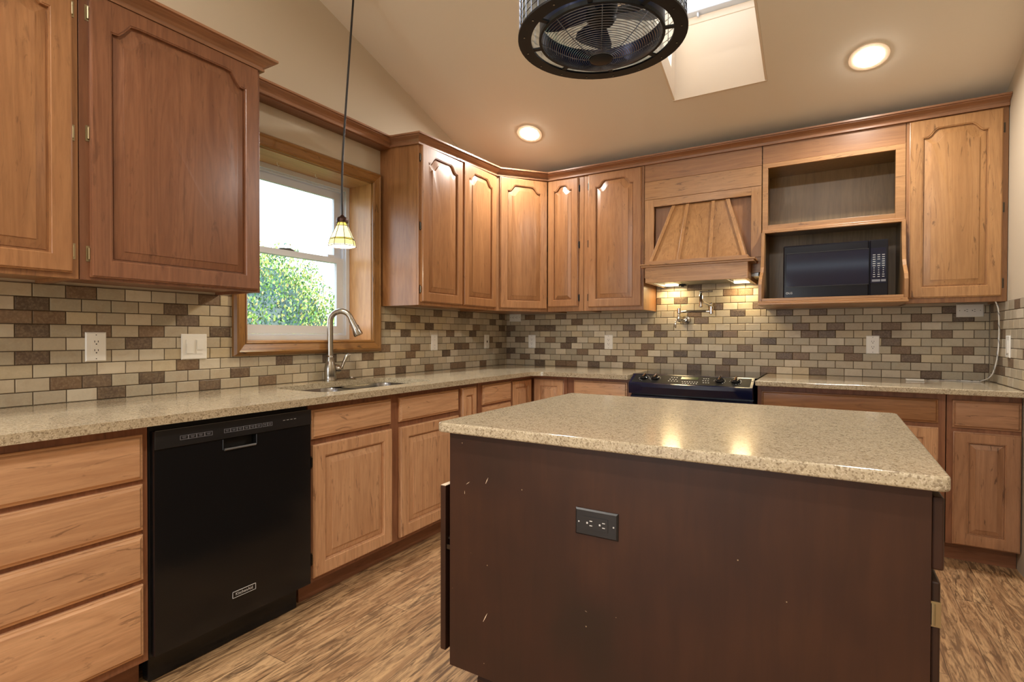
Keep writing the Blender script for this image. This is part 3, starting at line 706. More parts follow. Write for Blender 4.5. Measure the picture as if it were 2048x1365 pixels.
# ------------------------------------------------------------------ countertops
def rounded(pts, rad, seg=6):
    out = []; n = len(pts)
    for i, p in enumerate(pts):
        r = rad[i]
        if not r: out.append(tuple(p)); continue
        p = Vector(p); a = Vector(pts[i-1])-p; c = Vector(pts[(i+1) % n])-p; a.normalize(); c.normalize()
        ang = a.angle(c); tl = r/math.tan(ang/2); bis = (a+c).normalized(); ctr = p+bis*(r/math.sin(ang/2))
        s0 = p+a*tl-ctr; s1 = p+c*tl-ctr; a0_ = math.atan2(s0.y, s0.x); a1_ = math.atan2(s1.y, s1.x); da = (a1_-a0_+PI) % (2*PI)-PI
        for k in range(seg+1): t = a0_+da*k/seg; out.append((ctr.x+r*math.cos(t), ctr.y+r*math.sin(t)))
    return out
def slabtop(name, outer, hole, z0, z1, mat, parent=None, loc=(0, 0, 0), bevel=.005):
    bm = bmesh.new(); 
    def ringe(pts):
        vs = [bm.verts.new((p[0]-loc[0], p[1]-loc[1], z1-loc[2])) for p in pts]; return [bm.edges.new((vs[i], vs[(i+1) % len(vs)])) for i in range(len(vs))]
    es = ringe(outer)
    if hole: es += ringe(hole)
    if hole:
        bmesh.ops.triangle_fill(bm, use_beauty=True, use_dissolve=False, edges=es)
    else: bm.faces.new(bm.verts)
    top = list(bm.faces)
    ext = bmesh.ops.extrude_face_region(bm, geom=top); vs = [g for g in ext['geom'] if isinstance(g, bmesh.types.BMVert)]
    for q in vs: q.co.z = z0-loc[2]
    bmesh.ops.recalc_face_normals(bm, faces=bm.faces)
    me = bpy.data.meshes.new(name); bm.to_mesh(me); bm.free(); me.materials.append(mat)
    o = bpy.data.objects.new(name, me); COL.objects.link(o); o.location = loc; o.parent = parent
    if bevel: bb = o.modifiers.new('bevel', 'BEVEL'); bb.width = bevel; bb.segments = 3; bb.limit_method = 'ANGLE'; bb.angle_limit = math.radians(50)
    return o
CZ0, CZ1 = .884, .914
SKX0, SKX1, SKY0, SKY1 = .145, .560, -2.520, -1.715
sink_hole = rounded([(SKX0, SKY0), (SKX1, SKY0), (SKX1, SKY1), (SKX0, SKY1)], [.07, .08, .07, .07], 8)
outer = rounded([(.0095, -4.3), (.685, -4.3), (.685, -.722), (1.392, -.722), (1.392, -.0095), (.0095, -.0095)], [0, .01, .09, .008, 0, 0], 8)
tag(slabtop('countertop', outer, sink_hole, CZ0, CZ1, M['quartz'], None, (.35, -2.2, CZ0)), 'L-shaped speckled beige stone countertop with the sink cut into it', 'countertop')
outer = rounded([(2.174, -.722), (RX-.010, -.722), (RX-.010, -.0095), (2.174, -.0095)], [.008, 0, 0, 0], 5)
tag(slabtop('countertop', outer, None, CZ0, CZ1, M['quartz'], None, (2.78, -.36, CZ0)), 'short speckled beige stone countertop right of the black range', 'countertop')
# sink
snk = thing('kitchen_sink', 'stainless steel double-bowl sink under the window', 'sink', (.347, -2.15, CZ0-.2))
midy = -2.11
for (y0, y1) in ((SKY0-.006, midy-.012), (midy+.012, SKY1+.006)):
    b = MB(); x0, x1 = SKX0-.006, SKX1+.006; ls = []
    for ins, z in ((0, CZ0-.001), (.004, CZ0-.02), (.012, CZ0-.17), (.04, CZ0-.195), (.10, CZ0-.2)):
        L = rounded([(x0+ins, y0+ins), (x1-ins, y0+ins), (x1-ins, y1-ins), (x0+ins, y1-ins)], [.075]*4 if ins < .05 else [.05]*4, 6)
        ls.append([(p[0], p[1], z) for p in L])
    b.loops(ls, fill=True); b.build('bowl', M['mirror'], snk, smooth=50, recalc=False)
    b = MB(); b.lathe([(.045, CZ0-.1985), (.04, CZ0-.1965), (.01, CZ0-.1975)], ((x0+x1)/2, (y0+y1)/2, 0), 20); b.build('drain', M['nickel'], snk)
b = MB(); b.box(SKX0-.006, SKX1+.006, midy-.013, midy+.013, CZ0-.06, CZ0-.030); b.build('bowl_divider', M['mirror'], snk, .006)
# faucet
fx, fy = .072, -2.072
fc = thing('kitchen_faucet', 'brushed nickel gooseneck pull-down faucet standing behind the sink', 'faucet', (fx, fy, CZ1))
b = MB(); b.lathe([(.033, CZ1), (.034, CZ1+.006), (.031, CZ1+.012), (.032, CZ1+.03), (.034, CZ1+.055), (.032, CZ1+.08), (.026, CZ1+.105), (.020, CZ1+.125), (.021, CZ1+.130), (.021, CZ1+.140), (.0175, CZ1+.147)], (fx, fy, 0), 24); b.build('faucet_body', M['nickel'], fc, smooth=40)
hx, hy = .80, .60     # the neck swings out over the right bowl
pts = [(fx, fy, CZ1+.145), (fx, fy, 1.22)]
rr = .060
for k in range(0, 11):
    a = PI-PI*k/10*.93; pts.append((fx+hx*(rr+rr*math.cos(a)), fy+hy*(rr+rr*math.cos(a)), 1.258+rr*math.sin(a)))
b = MB(); b.tube(pts, [.0175]*2+[.0165]*11, 14); b.build('gooseneck', M['nickel'], fc, smooth=60)
e = Vector(pts[-1]); dn = (Vector(pts[-1])-Vector(pts[-2])).normalized(); dn = (dn+Vector((hx*.12, hy*.12, -.1))).normalized()
b = MB(); b.tube([e+dn*.001, e+dn*.03, e+dn*.06, e+dn*.095, e+dn*.103], [.0175, .019, .022, .027, .024], 16); b.build('spray_head', M['nickel'], fc, smooth=40)
b = MB(); q = e+dn*.055+Vector((hx, hy, 0))*.0195; b.tube([q-dn*.018, q+dn*.02], .006, 8); b.build('spray_button', M['blackmat'], fc, smooth=50)
b = MB(); b.lathe([(.0, .020), (.024, .026), (.030, .040), (.027, .060), (.015, .070), (0, .072)], (fx, fy, CZ1+.065), 20, 'y'); 
b.build('handle_hub', M['nickel'], fc, smooth=40)
b = MB(); b.tube([(fx, fy+.055, CZ1+.06), (fx+.004, fy+.082, CZ1+.072), (fx+.008, fy+.095, CZ1+.105), (fx+.012, fy+.112, CZ1+.140), (fx+.014, fy+.132, CZ1+.148)], [.008, .008, .009, .012, .009], 10); b.build('lever', M['nickel'], fc, smooth=50)
b = MB(); b.lathe([(.028, CZ1), (.030, CZ1+.004), (.024, CZ1+.008), (.012, CZ1+.010), (.010, CZ1+.015), (.004, CZ1+.016)], (.085, -1.925, 0), 20)
tag(b.build('sink_strainer', M['nickel'], None, smooth=40), 'small round metal sink strainer on the countertop beside the faucet', 'strainer')

# ------------------------------------------------------------------ base cabinets
BF = .622        # face frame front, left run
def base(fr, u0, u1, label, D=BF, group='base cabinets'):
    th = thing('base_cabinet', label, 'cabinet', fr.p((u0+u1)/2, D/2, 0), group)
    b = MB()
    for bx in ((u0+.001, u0+.018, .012, D-.02, .10, .866), (u1-.018, u1-.001, .012, D-.02, .10, .866), (u0+.018, u1-.018, .012, D-.02, .10, .118), (u0+.018, u1-.018, .012, .02, .118, .866)): b.box(*bx, fr)
    b.build('cabinet_body', M['kz'], th)
    b = MB(); b.box(u0+.001, u1-.001, D-.0195, D, .098, .883, fr); b.build('face_frame', M['kz'], th, .001)
    b = MB(); b.box(u0+.001, u1-.001, .012, D-.065, 0, .099, fr); b.build('toe_kick', M['kx' if fr is FB else 'ky'], th)
    return th
t = base(FL, -3.98, -3.287, 'bank of four plain drawers left of the black dishwasher')
for z0, z1 in ((.706, .853), (.540, .690), (.377, .525), (.128, .361)): slab(t, FL, -3.95, -3.306, z0, z1, BF, M['by'])
t = base(FL, -2.659, -1.572, 'sink base cabinet with two drawer fronts over two raised-panel doors')
slab(t, FL, -2.647, -2.160, .726, .853, BF, M['by'], 'false_drawer_front'); slab(t, FL, -2.098, -1.585, .726, .853, BF, M['by'], 'false_drawer_front')
door(t, FL, -2.640, -2.157, .118, .700, BF, M['bz'], arch=False, hinges='l', hmat=M['pewter'], hz=(.20, .625))
door(t, FL, -2.096, -1.585, .118, .697, BF, M['bz'], arch=False)
t = base(FL, -1.570, -1.372, 'very narrow pull-out base cabinet right of the sink base')
door(t, FL, -1.553, -1.402, .118, .857, BF, M['bz'], arch=False, stile=.05)
t = base(FL, -1.370, -.955, 'base cabinet with a drawer near the inside corner under the window-wall countertop')
slab(t, FL, -1.325, -.972, .728, .857, BF, M['by']); slab(t, FL, -1.325, -.972, .128, .712, BF, M['by'])
t = thing('base_cabinet', 'corner base cabinet with folding doors in the inside corner', 'cabinet', (.4, -.4, 0), 'base cabinets')
b = MB(); b.prism([(.012, -.012), (.012, -.953), (.60, -.953), (.60, -.60), (.905, -.60), (.905, -.012)], .10, .880, FW, 'ud'); b.build('cabinet_body', M['kz'], t)
b = MB(); b.box(.012, .54, -.953, -.012, 0, .099); b.box(.54, .905, -.54, -.012, 0, .099); b.build('toe_kick', M['ky'], t)
b = MB(); b.box(-.953, -.935, .601, .622, .10, .882, FL); b.box(-.935, -.601, .601, .622, .858, .882, FL); b.box(.623, .905, .601, .622, .858, .882, FB); b.box(.875, .905, .601, .622, .10, .858, FB); b.build('face_frame', M['kz'], t)
door(t, FL, -.930, -.645, .118, .852, .601, M['bz'], arch=False, stile=.05); door(t, FB, .623, .872, .118, .852, .601, M['bz'], arch=False, stile=.05)
t = base(FB, .907, 1.389, 'base cabinet with a drawer just left of the range')
slab(t, FB, .962, 1.360, .728, .857, BF, M['bx']); door(t, FB, .962, 1.360, .118, .705, BF, M['bz'], arch=False)
t = base(FB, 2.176, 3.078, 'wide base cabinet with one long drawer right of the range')
slab(t, FB, 2.200, 3.046, .724, .850, BF, M['fx']); door(t, FB, 2.200, 2.612, .118, .700, BF, M['bz'], arch=False); door(t, FB, 2.634, 3.046, .118, .700, BF, M['bz'], arch=False)
t = base(FB, 3.080, RX-.002, 'narrow base cabinet with drawer and raised-panel door against the right end wall')
slab(t, FB, 3.103, RX-.006, .708, .850, BF, M['dx']); door(t, FB, 3.107, RX-.006, .104, .688, BF, M['dz'], arch=False, stile=.055)

# ------------------------------------------------------------------ dishwasher
dw = thing('dishwasher', 'black built-in dishwasher between drawers and sink cabinet', 'dishwasher', (.33, -2.973, 0))
y0, y1 = -3.284, -2.662
b = MB(); b.box(y0, y1, .02, .618, .10, .882, FL); b.build('tub', M['blackmat'], dw)
D0, D1 = .62, .650
py0, py1, pz0, pz1 = -3.047, -2.918, .757, .796
b = MB(); yy0, yy1, zz0, zz1 = y0+.004, y1-.004, .112, .8585
b.box(yy0, py0, D0, D1, zz0, zz1, FL); b.box(py1, yy1, D0, D1, zz0, zz1, FL); b.box(py0, py1, D0, D1, zz0, pz0, FL); b.box(py0, py1, D0, D1, pz1, zz1, FL); b.box(py0, py1, D0, D0+.002, pz0, pz1, FL)
dr = b.build('door', M['black'], dw)
b = MB(); b.box(py0+.001, py1-.001, D0+.0025, D0+.004, pz0+.001, pz1-.001, FL); b.build('handle_pocket', M['blackmat'], dr)
b = MB(); b.tube([FL.p(py1+.002, D1+.0015, pz0), FL.p(py1+.002, D1+.0015, pz1-.001)], .0022, 6); b.tube([FL.p(py0-.002, D1+.0015, pz0), FL.p(py0-.002, D1+.0015, pz1-.001)], .0022, 6); b.build('pocket_edge', M['blacksat'], dr)
b = MB(); b.box(yy0, yy1, D1+.0005, D1+.004, .7985, .8595, FL); cpn = b.build('control_strip', M['blacksat'], dr, .0012)
b = MB(); b.tube([FL.p(yy0+.002, D1+.002, .8602), FL.p(yy1-.002, D1+.002, .8602)], .0013, 6); b.build('strip_highlight', M['lip'], dr)  # grey rod drawn as the highlight along the strip's top edge
b = MB(); b.tube([FL.p(py0+.002, D1+.002, pz0), FL.p(py1-.002, D1+.002, pz0)], .0045, 8); b.build('handle_lip', M['lip'], dr)
def pill(b, u0, u1, z0, z1, t=.0014):
    b.box(u0, u1, D1+.004, D1+.0047, z0, z0+t, FL); b.box(u0, u1, D1+.004, D1+.0047, z1-t, z1, FL)
    b.box(u0, u0+t, D1+.004, D1+.0047, z0+t, z1-t, FL); b.box(u1-t, u1, D1+.004, D1+.0047, z0+t, z1-t, FL)
for (ua, ub, n) in ((-3.201, -3.089, 4), (-3.047, -2.896, 6), (-2.892, -2.850, 2)):
    w_ = (ub-ua)/n
    for i in range(n):
        b = MB(); pill(b, ua+i*w_, ua+(i+1)*w_-.0005, .819, .834); b.box(ua+(i+.25)*w_, ua+(i+.75)*w_, D1+.004, D1+.0045, .8275, .8293, FL); b.box(ua+(i+.32)*w_, ua+(i+.68)*w_, D1+.004, D1+.0045, .8236, .8252, FL)
        b.build('button', M['inkdim'], cpn)
for i in range(4): b = MB(); b.box(-2.802+i*.017, -2.792+i*.017, D1+.004, D1+.0045, .8315, .8330, FL); b.build('indicator', M['ink'], cpn)
b = MB(); b.box(-3.016, -2.922, D1+.0002, D1+.002, .1945, .2185, FL); bd = b.build('badge', M['black'], dr)
b = MB()
for bx in ((-3.016, -2.922, .2165, .2187), (-3.016, -2.922, .1943, .1957), (-3.016, -3.0145, .1943, .2187), (-2.9235, -2.922, .1943, .2187)): b.box(bx[0], bx[1], D1+.002, D1+.0034, bx[2], bx[3], FL)
b.build('badge_rim', M['ink'], bd)
text('KitchenAid', 'badge_lettering', .0155, FL, -2.969, D1+.0022, .2062, M['ink'], bd, sx=1.0)
b = MB(); b.box(y0+.01, y1-.03, .55, .59, .004, .099, FL); b.build('toe_panel', M['black'], dw, .002)

# ------------------------------------------------------------------ range
rg = thing('range', 'black slide-in electric range with four control knobs on the back wall', 'stove', (1.783, -.36, 0))
x0, x1 = 1.402, 2.166; xc = (x0+x1)/2
b = MB(); b.box(x0+.006, x1-.006, .015, .66, .012, .905, FB); b.build('oven_body', M['rangeblk'], rg)
for uu in (x0+.05, x1-.05):
    for dd in (.08, .58): b = MB(); b.lathe([(.015, 0), (.015, .013)], (uu, -dd, 0), 10); b.build('leveling_foot', M['blackmat'], rg)
b = MB(); b.box(x0-.006, x1+.006, .010, .618, .9145, .921, FB); b.build('glass_cooktop', M['glassblk'], rg, .002)
NB = 20
def bow(t): return .028*(1-(2*t-1)**2)
def cpt(t, s, lift=0):     # s 0 back .. 1 front on the sloping control panel
    xx = x0+.004+(x1-x0-.008)*t; d = .620+(.118+bow(t))*s; z = .921-.052*s
    return FB.p(xx, d, z+lift)
b = MB()
ls = [[cpt(i/NB, 0) for i in range(NB+1)], [cpt(i/NB, 1) for i in range(NB+1)]]
A = [cpt(i/NB, 0) for i in range(NB+1)]; B_ = [cpt(i/NB, 1) for i in range(NB+1)]
Cc = [FB.p(x0+.004+(x1-x0-.008)*i/NB, .738+bow(i/NB)+.004, .846) for i in range(NB+1)]; Dd = [FB.p(x0+.004+(x1-x0-.008)*i/NB, .735+bow(i/NB)*.35, .800) for i in range(NB+1)]
Ee = [FB.p(x0+.004+(x1-x0-.008)*i/NB, .66, .795) for i in range(NB+1)]
n = NB+1; vs = A+B_+Cc+Dd+Ee; fs = [(k*n+i, k*n+i+1, (k+1)*n+i+1, (k+1)*n+i) for k in range(4) for i in range(NB)]+[(0, n, 2*n, 3*n, 4*n), (NB, NB+n, NB+2*n, NB+3*n, NB+4*n)]
b.add(vs, fs); cpn = b.build('control_panel', M['rangeblk'], rg, smooth=25)
b = MB(); A = [cpt(.02+.96*i/NB, .08, .0008) for i in range(NB+1)]; B_ = [cpt(.02+.96*i/NB, .92, .0008) for i in range(NB+1)]
b.add(A+B_, [(i, i+1, n+i+1, n+i) for i in range(NB)]); b.build('touch_panel', M['touch'], cpn)
pn = Vector((0, -.05, .118)).normalized()
for tt in (.115, .215, .745, .865):
    c0 = Vector(cpt(tt, .45, .001))
    b = MB(); b.tube([c0, c0+pn*.010, c0+pn*.016], [.026, .026, .019], 20); kn = b.build('knob', M['black'], cpn, smooth=40)
    b = MB(); b.tube([c0+pn*.016+Vector((-.004, -.02, -.006)), c0+pn*.024+Vector((.004, .016, .006))], .0065, 8); b.build('knob_grip', M['chrome'], kn)
    b = MB()
    for j in range(14):
        a = 2*PI*j/14; c = c0+Vector((math.cos(a)*.033, math.sin(a)*.033, -math.sin(a)*-.014)); b.disc(c+pn*.0006, .0026, 6, pn)
    b.build('knob_scale', M['ink'], cpn)
b = MB(); q = [cpt(.43, .18, .0014), cpt(.57, .18, .0014), cpt(.57, .40, .0014), cpt(.43, .40, .0014)]; b.add(q, [(0, 1, 2, 3)]); b.build('clock_display', M['display'], cpn)
b = MB()
for (ta, sa, cnt, stp) in ((.345, .25, 3, .022), (.34, .45, 3, .024), (.335, .62, 4, .024), (.45, .62, 7, .020), (.46, .78, 6, .022), (.61, .25, 3, .018), (.61, .45, 3, .02), (.62, .65, 3, .02)):
    for i in range(cnt):
        a = ta+i*stp; q = [cpt(a, sa, .0014), cpt(a+.010, sa, .0014), cpt(a+.010, sa+.045, .0014), cpt(a, sa+.045, .0014)]; b.add(q, [(0, 1, 2, 3)])
b.build('key_legends', M['ink'], cpn)
b = MB(); b.box(x0+.006, x1-.006, .661, .705, .235, .785, FB); od = b.build('oven_door', M['rangeblk'], rg, .004)
b = MB(); b.box(x0+.12, x1-.12, .7055, .708, .36, .66, FB); b.build('oven_window', M['glassblk'], od)
b = MB(); b.tube([FB.p(x0+.04, .745, .745), FB.p(x1-.04, .745, .745)], .011, 10); b.tube([FB.p(x0+.06, .705, .745), FB.p(x0+.06, .745, .745)], .008, 8); b.tube([FB.p(x1-.06, .705, .745), FB.p(x1-.06, .745, .745)], .008, 8); b.build('door_handle', M['black'], od, smooth=40)
b = MB(); b.box(x0+.006, x1-.006, .661, .703, .05, .228, FB); b.build('storage_drawer', M['rangeblk'], rg, .004)

# ------------------------------------------------------------------ island
IX0, IX1, IY0, IY1 = 1.556, 2.731, -2.872, -1.945
isl = thing('kitchen_island', 'dark espresso kitchen island cabinet under the speckled stone top', 'island', (2.143, -2.41, 0))
b = MB(); b.box(IX0, IX1, IY0, IY0+.018, .162, .8835); b.build('end_panel', M['esp'], isl, .001)
b = MB(); b.box(IX0+.022, IX1-.022, IY0+.019, IY1, .163, .8835); b.build('cabinet_body', M['esp'], isl)
b = MB(); b.box(IX0, IX0+.021, IY0+.019, IY1, .163, .8835); b.build('face_frame', M['esp'], isl, .001)
b = MB(); b.box(IX1-.021, IX1, IY0+.019, IY1, .163, .8835); b.build('face_frame', M['esp'], isl, .001)
b = MB(); b.prism([(-2.805, 0), (-2.0, 0), (-2.0, .109), (-2.798, .109), (-2.805, .10)], 1.612, 2.68, F((0, 0), (1, 0), (0, 1)), 'dz'); b.build('plinth', M['esp'], isl, .003)
b = MB(); b.box(1.66, 2.63, -2.73, -2.02, .1095, .1625); b.build('plinth_core', M['esp'], isl)
b = MB()
for (xa, za, xb, zb, wd_) in ((1.688, .742, .010, .020, .0010), (1.680, .330, .016, .030, .0009), (1.618, .730, .014, .010, .0008), (2.005, .450, .007, -.002, .0014), (1.612, .700, .001, .010, .0009), (2.27, .30, .004, .002, .0012)):
    wd_ *= .7; b.add([(xa, IY0-.0004, za), (xa+wd_*1.5, IY0-.0004, za), (xa+xb*.5+wd_*1.2, IY0-.0004, za+zb*.45), (xa+xb, IY0-.0004, za+zb), (xa+xb*.5-wd_*.6, IY0-.0004, za+zb*.55)], [(0, 1, 2, 3, 4)])
b.build('surface_scratches', M['trimring'], isl)
FI = F((IX0, 0), (0, 1), (-1, 0))
b = MB(); b.box(-2.850, -2.455, .034, .054, .184, .705, FI); dr = b.build('door', M['esp'], isl, .002)
b = MB(); b.box(-2.848, -2.457, .0345, .0535, .705, .7062, FI); b.build('door_edge', M['trimring'], dr)
b = MB(); b.tube([FI.p(-2.83, 0, .535), FI.p(-2.83, .034, .535)], .006, 8); b.box(-2.845, -2.80, .001, .033, .505, .52, FI); b.build('hinge', M['pewter'], dr)
b = MB(); b.box(-2.44, -1.96, .001, .021, .184, .705, FI); b.build('door', M['esp'], isl, .002)
b = MB(); b.box(-2.45, -1.96, .001, .021, .72, .862, FI); b.build('drawer', M['esp'], isl, .002)
FJ = F((IX1, 0), (0, 1), (1, 0))
b = MB(); b.box(-2.862, -2.42, .001, .021, .722, .866, FJ); b.build('drawer', M['esp'], isl, .004)
b = MB(); b.box(-2.41, -1.96, .001, .021, .722, .866, FJ); b.build('drawer', M['esp'], isl, .004)
b = MB(); b.box(-2.862, -2.42, .001, .016, .178, .700, FJ); dr = b.build('door', M['esp'], isl, .004)
b = MB(); b.box(-2.866, -2.862, .000, .0165, .612, .662, FJ); b.tube([FJ.p(-2.866, .004, .616), FJ.p(-2.866, .004, .658)], .004, 8); b.build('brass_hinge', M['brass'], dr)['label'] = 'light brass hinge'
b = MB(); b.box(-2.41, -1.96, .001, .016, .178, .700, FJ); b.build('door', M['esp'], isl, .004)
outer = rounded([(1.523, -2.899), (2.758, -2.899), (2.758, -1.912), (1.523, -1.912)], [.022]*4, 6)
tag(slabtop('island_countertop', outer, None, CZ0, CZ1, M['quartz'], None, (2.14, -2.4, CZ0), .006), 'speckled beige stone slab on top of the dark island', 'countertop')

# ------------------------------------------------------------------ outlets and switches
def plate(fr, u, z, label, w_=.072, h_=.118, d=.0085, kind='outlet', dark=False, horiz=False, group='outlets and switches on the tile', cat='outlet'):
    m = M['blacksat'] if dark else M['white']
    th = thing('switch_plate' if kind == 'switch' else 'wall_outlet', label, cat, fr.p(u, d, z), group)
    b = MB(); W_, H_ = (h_, w_) if horiz else (w_, h_)
    def rc(i, dd): return [fr.p(u-W_/2+i, dd, z-H_/2+i), fr.p(u+W_/2-i, dd, z-H_/2+i), fr.p(u+W_/2-i, dd, z+H_/2-i), fr.p(u-W_/2+i, dd, z+H_/2-i)]
    b.loops([rc(0, d), rc(0, d+.002), rc(.004, d+.006)], base=True); b.build('cover_plate', m, th)
    def put(name, a, e0, hw, hh, d1, mat, par=None):
        uu, zz = (u+e0, z+a) if horiz else (u+a, z+e0)
        hw, hh = (hh, hw) if horiz else (hw, hh)
        q = MB(); q.box(uu-hw, uu+hw, d+.0061, d+d1, zz-hh, zz+hh, fr); return q.build(name, mat, par or th)
    if kind == 'outlet':
        rc_ = put('receptacle', 0, 0, .0165, .033, .0075, m)
        for e in (-.0175, .0175):
            s = 1 if not horiz else -1
            for a in (-.006, .006): put('slot', a, e+.004, .0011, .0038, .0079, M['slot'] if not dark else M['ink'], rc_)
            put('ground_hole', 0, e-.0065, .0024, .0022, .0079, M['slot'] if not dark else M['ink'], rc_)
        for e in (-.048, .048): put('screw', 0, e, .0018, .0018, .0068, M['greydk'] if not dark else M['ink'])
    elif kind == 'switch':
        n = 2 if w_ > .1 else 1
        for i in range(n):
            a = (i-(n-1)/2)*.046; r1 = put('rocker', a, 0, .0165, .033, .0085, m)
            put('rocker_tip', a, .008 if i else -.008, .014, .022, .011, m, r1)
    elif kind == 'phone':
        put('jack', 0, 0, .006, .009, .0075, M['slot'])
        for e in (-.04, .04): put('screw', 0, e, .002, .002, .0068, M['greydk'])
    elif kind == 'blank':
        for e in (-.042, -.02, .02, .042): put('screw', 0, e, .0018, .0018, .0068, M['greydk'])
    elif kind == 'dimmer':
        put('rocker', 0, 0, .0165, .033, .0085, m); put('slider', 0, -.04, .006, .0012, .0085, M['greydk'])
    return th
plate(FL, -3.194, 1.130, 'white duplex outlet on the tile under the cabinets at far left')
plate(FL, -2.806, 1.124, 'white double rocker switch plate just left of the window', w_=.116, kind='switch', cat='switch')
plate(FL, -1.051, 1.125, 'white blank cover plate on the window-wall tile, nearest the window', kind='blank', cat='cover plate')
plate(FL, -.343, 1.126, 'white phone jack plate on the window-wall tile near the corner', kind='phone', cat='wall jack')
plate(FB, .272, 1.126, 'white outlet with night-light hole on the back wall near the corner')
plate(FB, .991, 1.127, 'white duplex outlet on the back wall just left of the range')
plate(FB, 2.792, 1.125, 'white duplex outlet on the back wall right of the range under the microwave')
plate(FB, .098, 1.341, 'white sideways outlet tucked under the diagonal corner cabinet', horiz=True)
plate(FB, 3.275, 1.336, 'white sideways outlet tucked under the right end wall cabinet', horiz=True, h_=.128, w_=.078)
plate(FR, -.405, 1.126, 'white dimmer switch on the right end wall tile', kind='dimmer', cat='switch')
FI2 = F((0, IY0), (1, 0), (0, -1))
plate(FI2, 2.038, .688, 'dark sideways outlet on the near panel of the dark island', d=.0005, dark=True, horiz=True, w_=.070, h_=.118)

# ------------------------------------------------------------------ pot filler
pf = thing('pot_filler', 'chrome folding pot filler faucet on the tile above the range', 'faucet', (1.60, -.012, 1.30))
b = MB(); b.lathe([(.034, -.009), (.034, -.014), (.030, -.020), (.016, -.024), (.012, -.055), (0, -.056)], (1.612, 0, 1.300), 24, 'y'); b.build('wall_flange', M['nickel'], pf, smooth=40)
b = MB(); b.tube([(1.612, -.045, 1.300), (1.590, -.075, 1.300), (1.574, -.08, 1.300)], .011, 12); b.build('elbow', M['chrome'], pf, smooth=50)
b = MB(); b.tube([(1.574, -.08, 1.285), (1.574, -.08, 1.298), (1.574, -.08, 1.312), (1.574, -.08, 1.318), (1.574, -.08, 1.345), (1.574, -.08, 1.350), (1.574, -.08, 1.385), (1.574, -.08, 1.389)], [.010, .015, .016, .011, .010, .014, .014, .008], 16); b.build('valve_post', M['chrome'], pf, smooth=30)
b = MB(); b.tube([(1.563, -.095, 1.305), (1.555, -.10, 1.285), (1.553, -.10, 1.245), (1.553, -.10, 1.238)], [.005, .0065, .0085, .004], 10); b.build('lower_handle', M['chrome'], pf, smooth=50)
b = MB(); b.tube([(1.586, -.08, 1.360), (1.600, -.08, 1.360), (1.602, -.08, 1.360), (1.77, -.08, 1.360), (1.772, -.08, 1.360), (1.80, -.08, 1.360)], [.0095, .0095, .0075, .0075, .0095, .0095], 12); b.build('outer_arm', M['chrome'], pf, smooth=30)
b = MB(); b.tube([(1.806, -.08, 1.338), (1.806, -.08, 1.342), (1.806, -.08, 1.395), (1.806, -.08, 1.400), (1.806, -.08, 1.418), (1.806, -.08, 1.424)], [.010, .0145, .0145, .009, .011, .005], 16); b.build('swivel_post', M['chrome'], pf, smooth=30)
b = MB(); b.tube([(1.806, -.08, 1.402), (1.790, -.12, 1.410), (1.765, -.19, 1.425)], .0085, 12); b.build('inner_arm', M['chrome'], pf, smooth=50)
b = MB(); b.tube([(1.757, -.20, 1.385), (1.757, -.20, 1.390), (1.757, -.20, 1.400), (1.757, -.20, 1.405), (1.757, -.20, 1.465), (1.757, -.20, 1.475), (1.757, -.20, 1.485)], [.011, .015, .015, .0135, .0135, .009, .006], 16); b.build('spout', M['chrome'], pf, smooth=30)
b = MB(); b.tube([(1.748, -.20, 1.492), (1.757, -.20, 1.492), (1.77, -.195, 1.494), (1.835, -.185, 1.498)], [.009, .010, .006, .007], 10); b.build('upper_handle', M['chrome'], pf, smooth=50)

# ------------------------------------------------------------------ loose cable on the right counter
cb = thing('lighting_cable', 'white low-voltage cable hanging down the right corner onto the countertop', 'cable', (3.3, -.2, CZ1))
pts = [(3.33, -.315, 1.372), (3.345, -.30, 1.33), (3.352, -.285, 1.25), (3.355, -.27, 1.15), (3.352, -.25, 1.05), (3.340, -.20, .96), (3.31, -.13, .922), (3.27, -.12, .9175), (3.20, -.10, .9175), (3.10, -.14, .9175), (3.03, -.19, .9175)]
def smooth_path(P_, k=6):
    out = []; P_ = [Vector(p) for p in P_]
    for i in range(len(P_)-1):
        a, b_, c, d = P_[max(i-1, 0)], P_[i], P_[i+1], P_[min(i+2, len(P_)-1)]
        for j in range(k):
            t = j/k; out.append(.5*((2*b_)+(c-a)*t+(2*a-5*b_+4*c-d)*t*t+(3*b_-a-3*c+d)*t**3))
    out.append(P_[-1]); return out
sp = smooth_path(pts)
b = MB(); b.tube(sp, .0033, 7); b.build('cable_jacket', M['white'], cb, smooth=60)
b = MB(); n_ = len(sp); tw = [p+Vector((.0042*math.cos(i*1.3), .0042*math.sin(i*1.3), abs(.003*math.sin(i*1.3)))) for i, p in enumerate(sp)]; b.tube(tw, .0016, 5); b.build('twisted_wire', M['inkdim'], cb)
b = MB(); b.box(2.945, 3.035, -.235, -.205, CZ1+.0005, CZ1+.012); tag(b.build('plug_connector', M['white'], None, .003), 'white strip-light connector lying on the right countertop', 'connector')

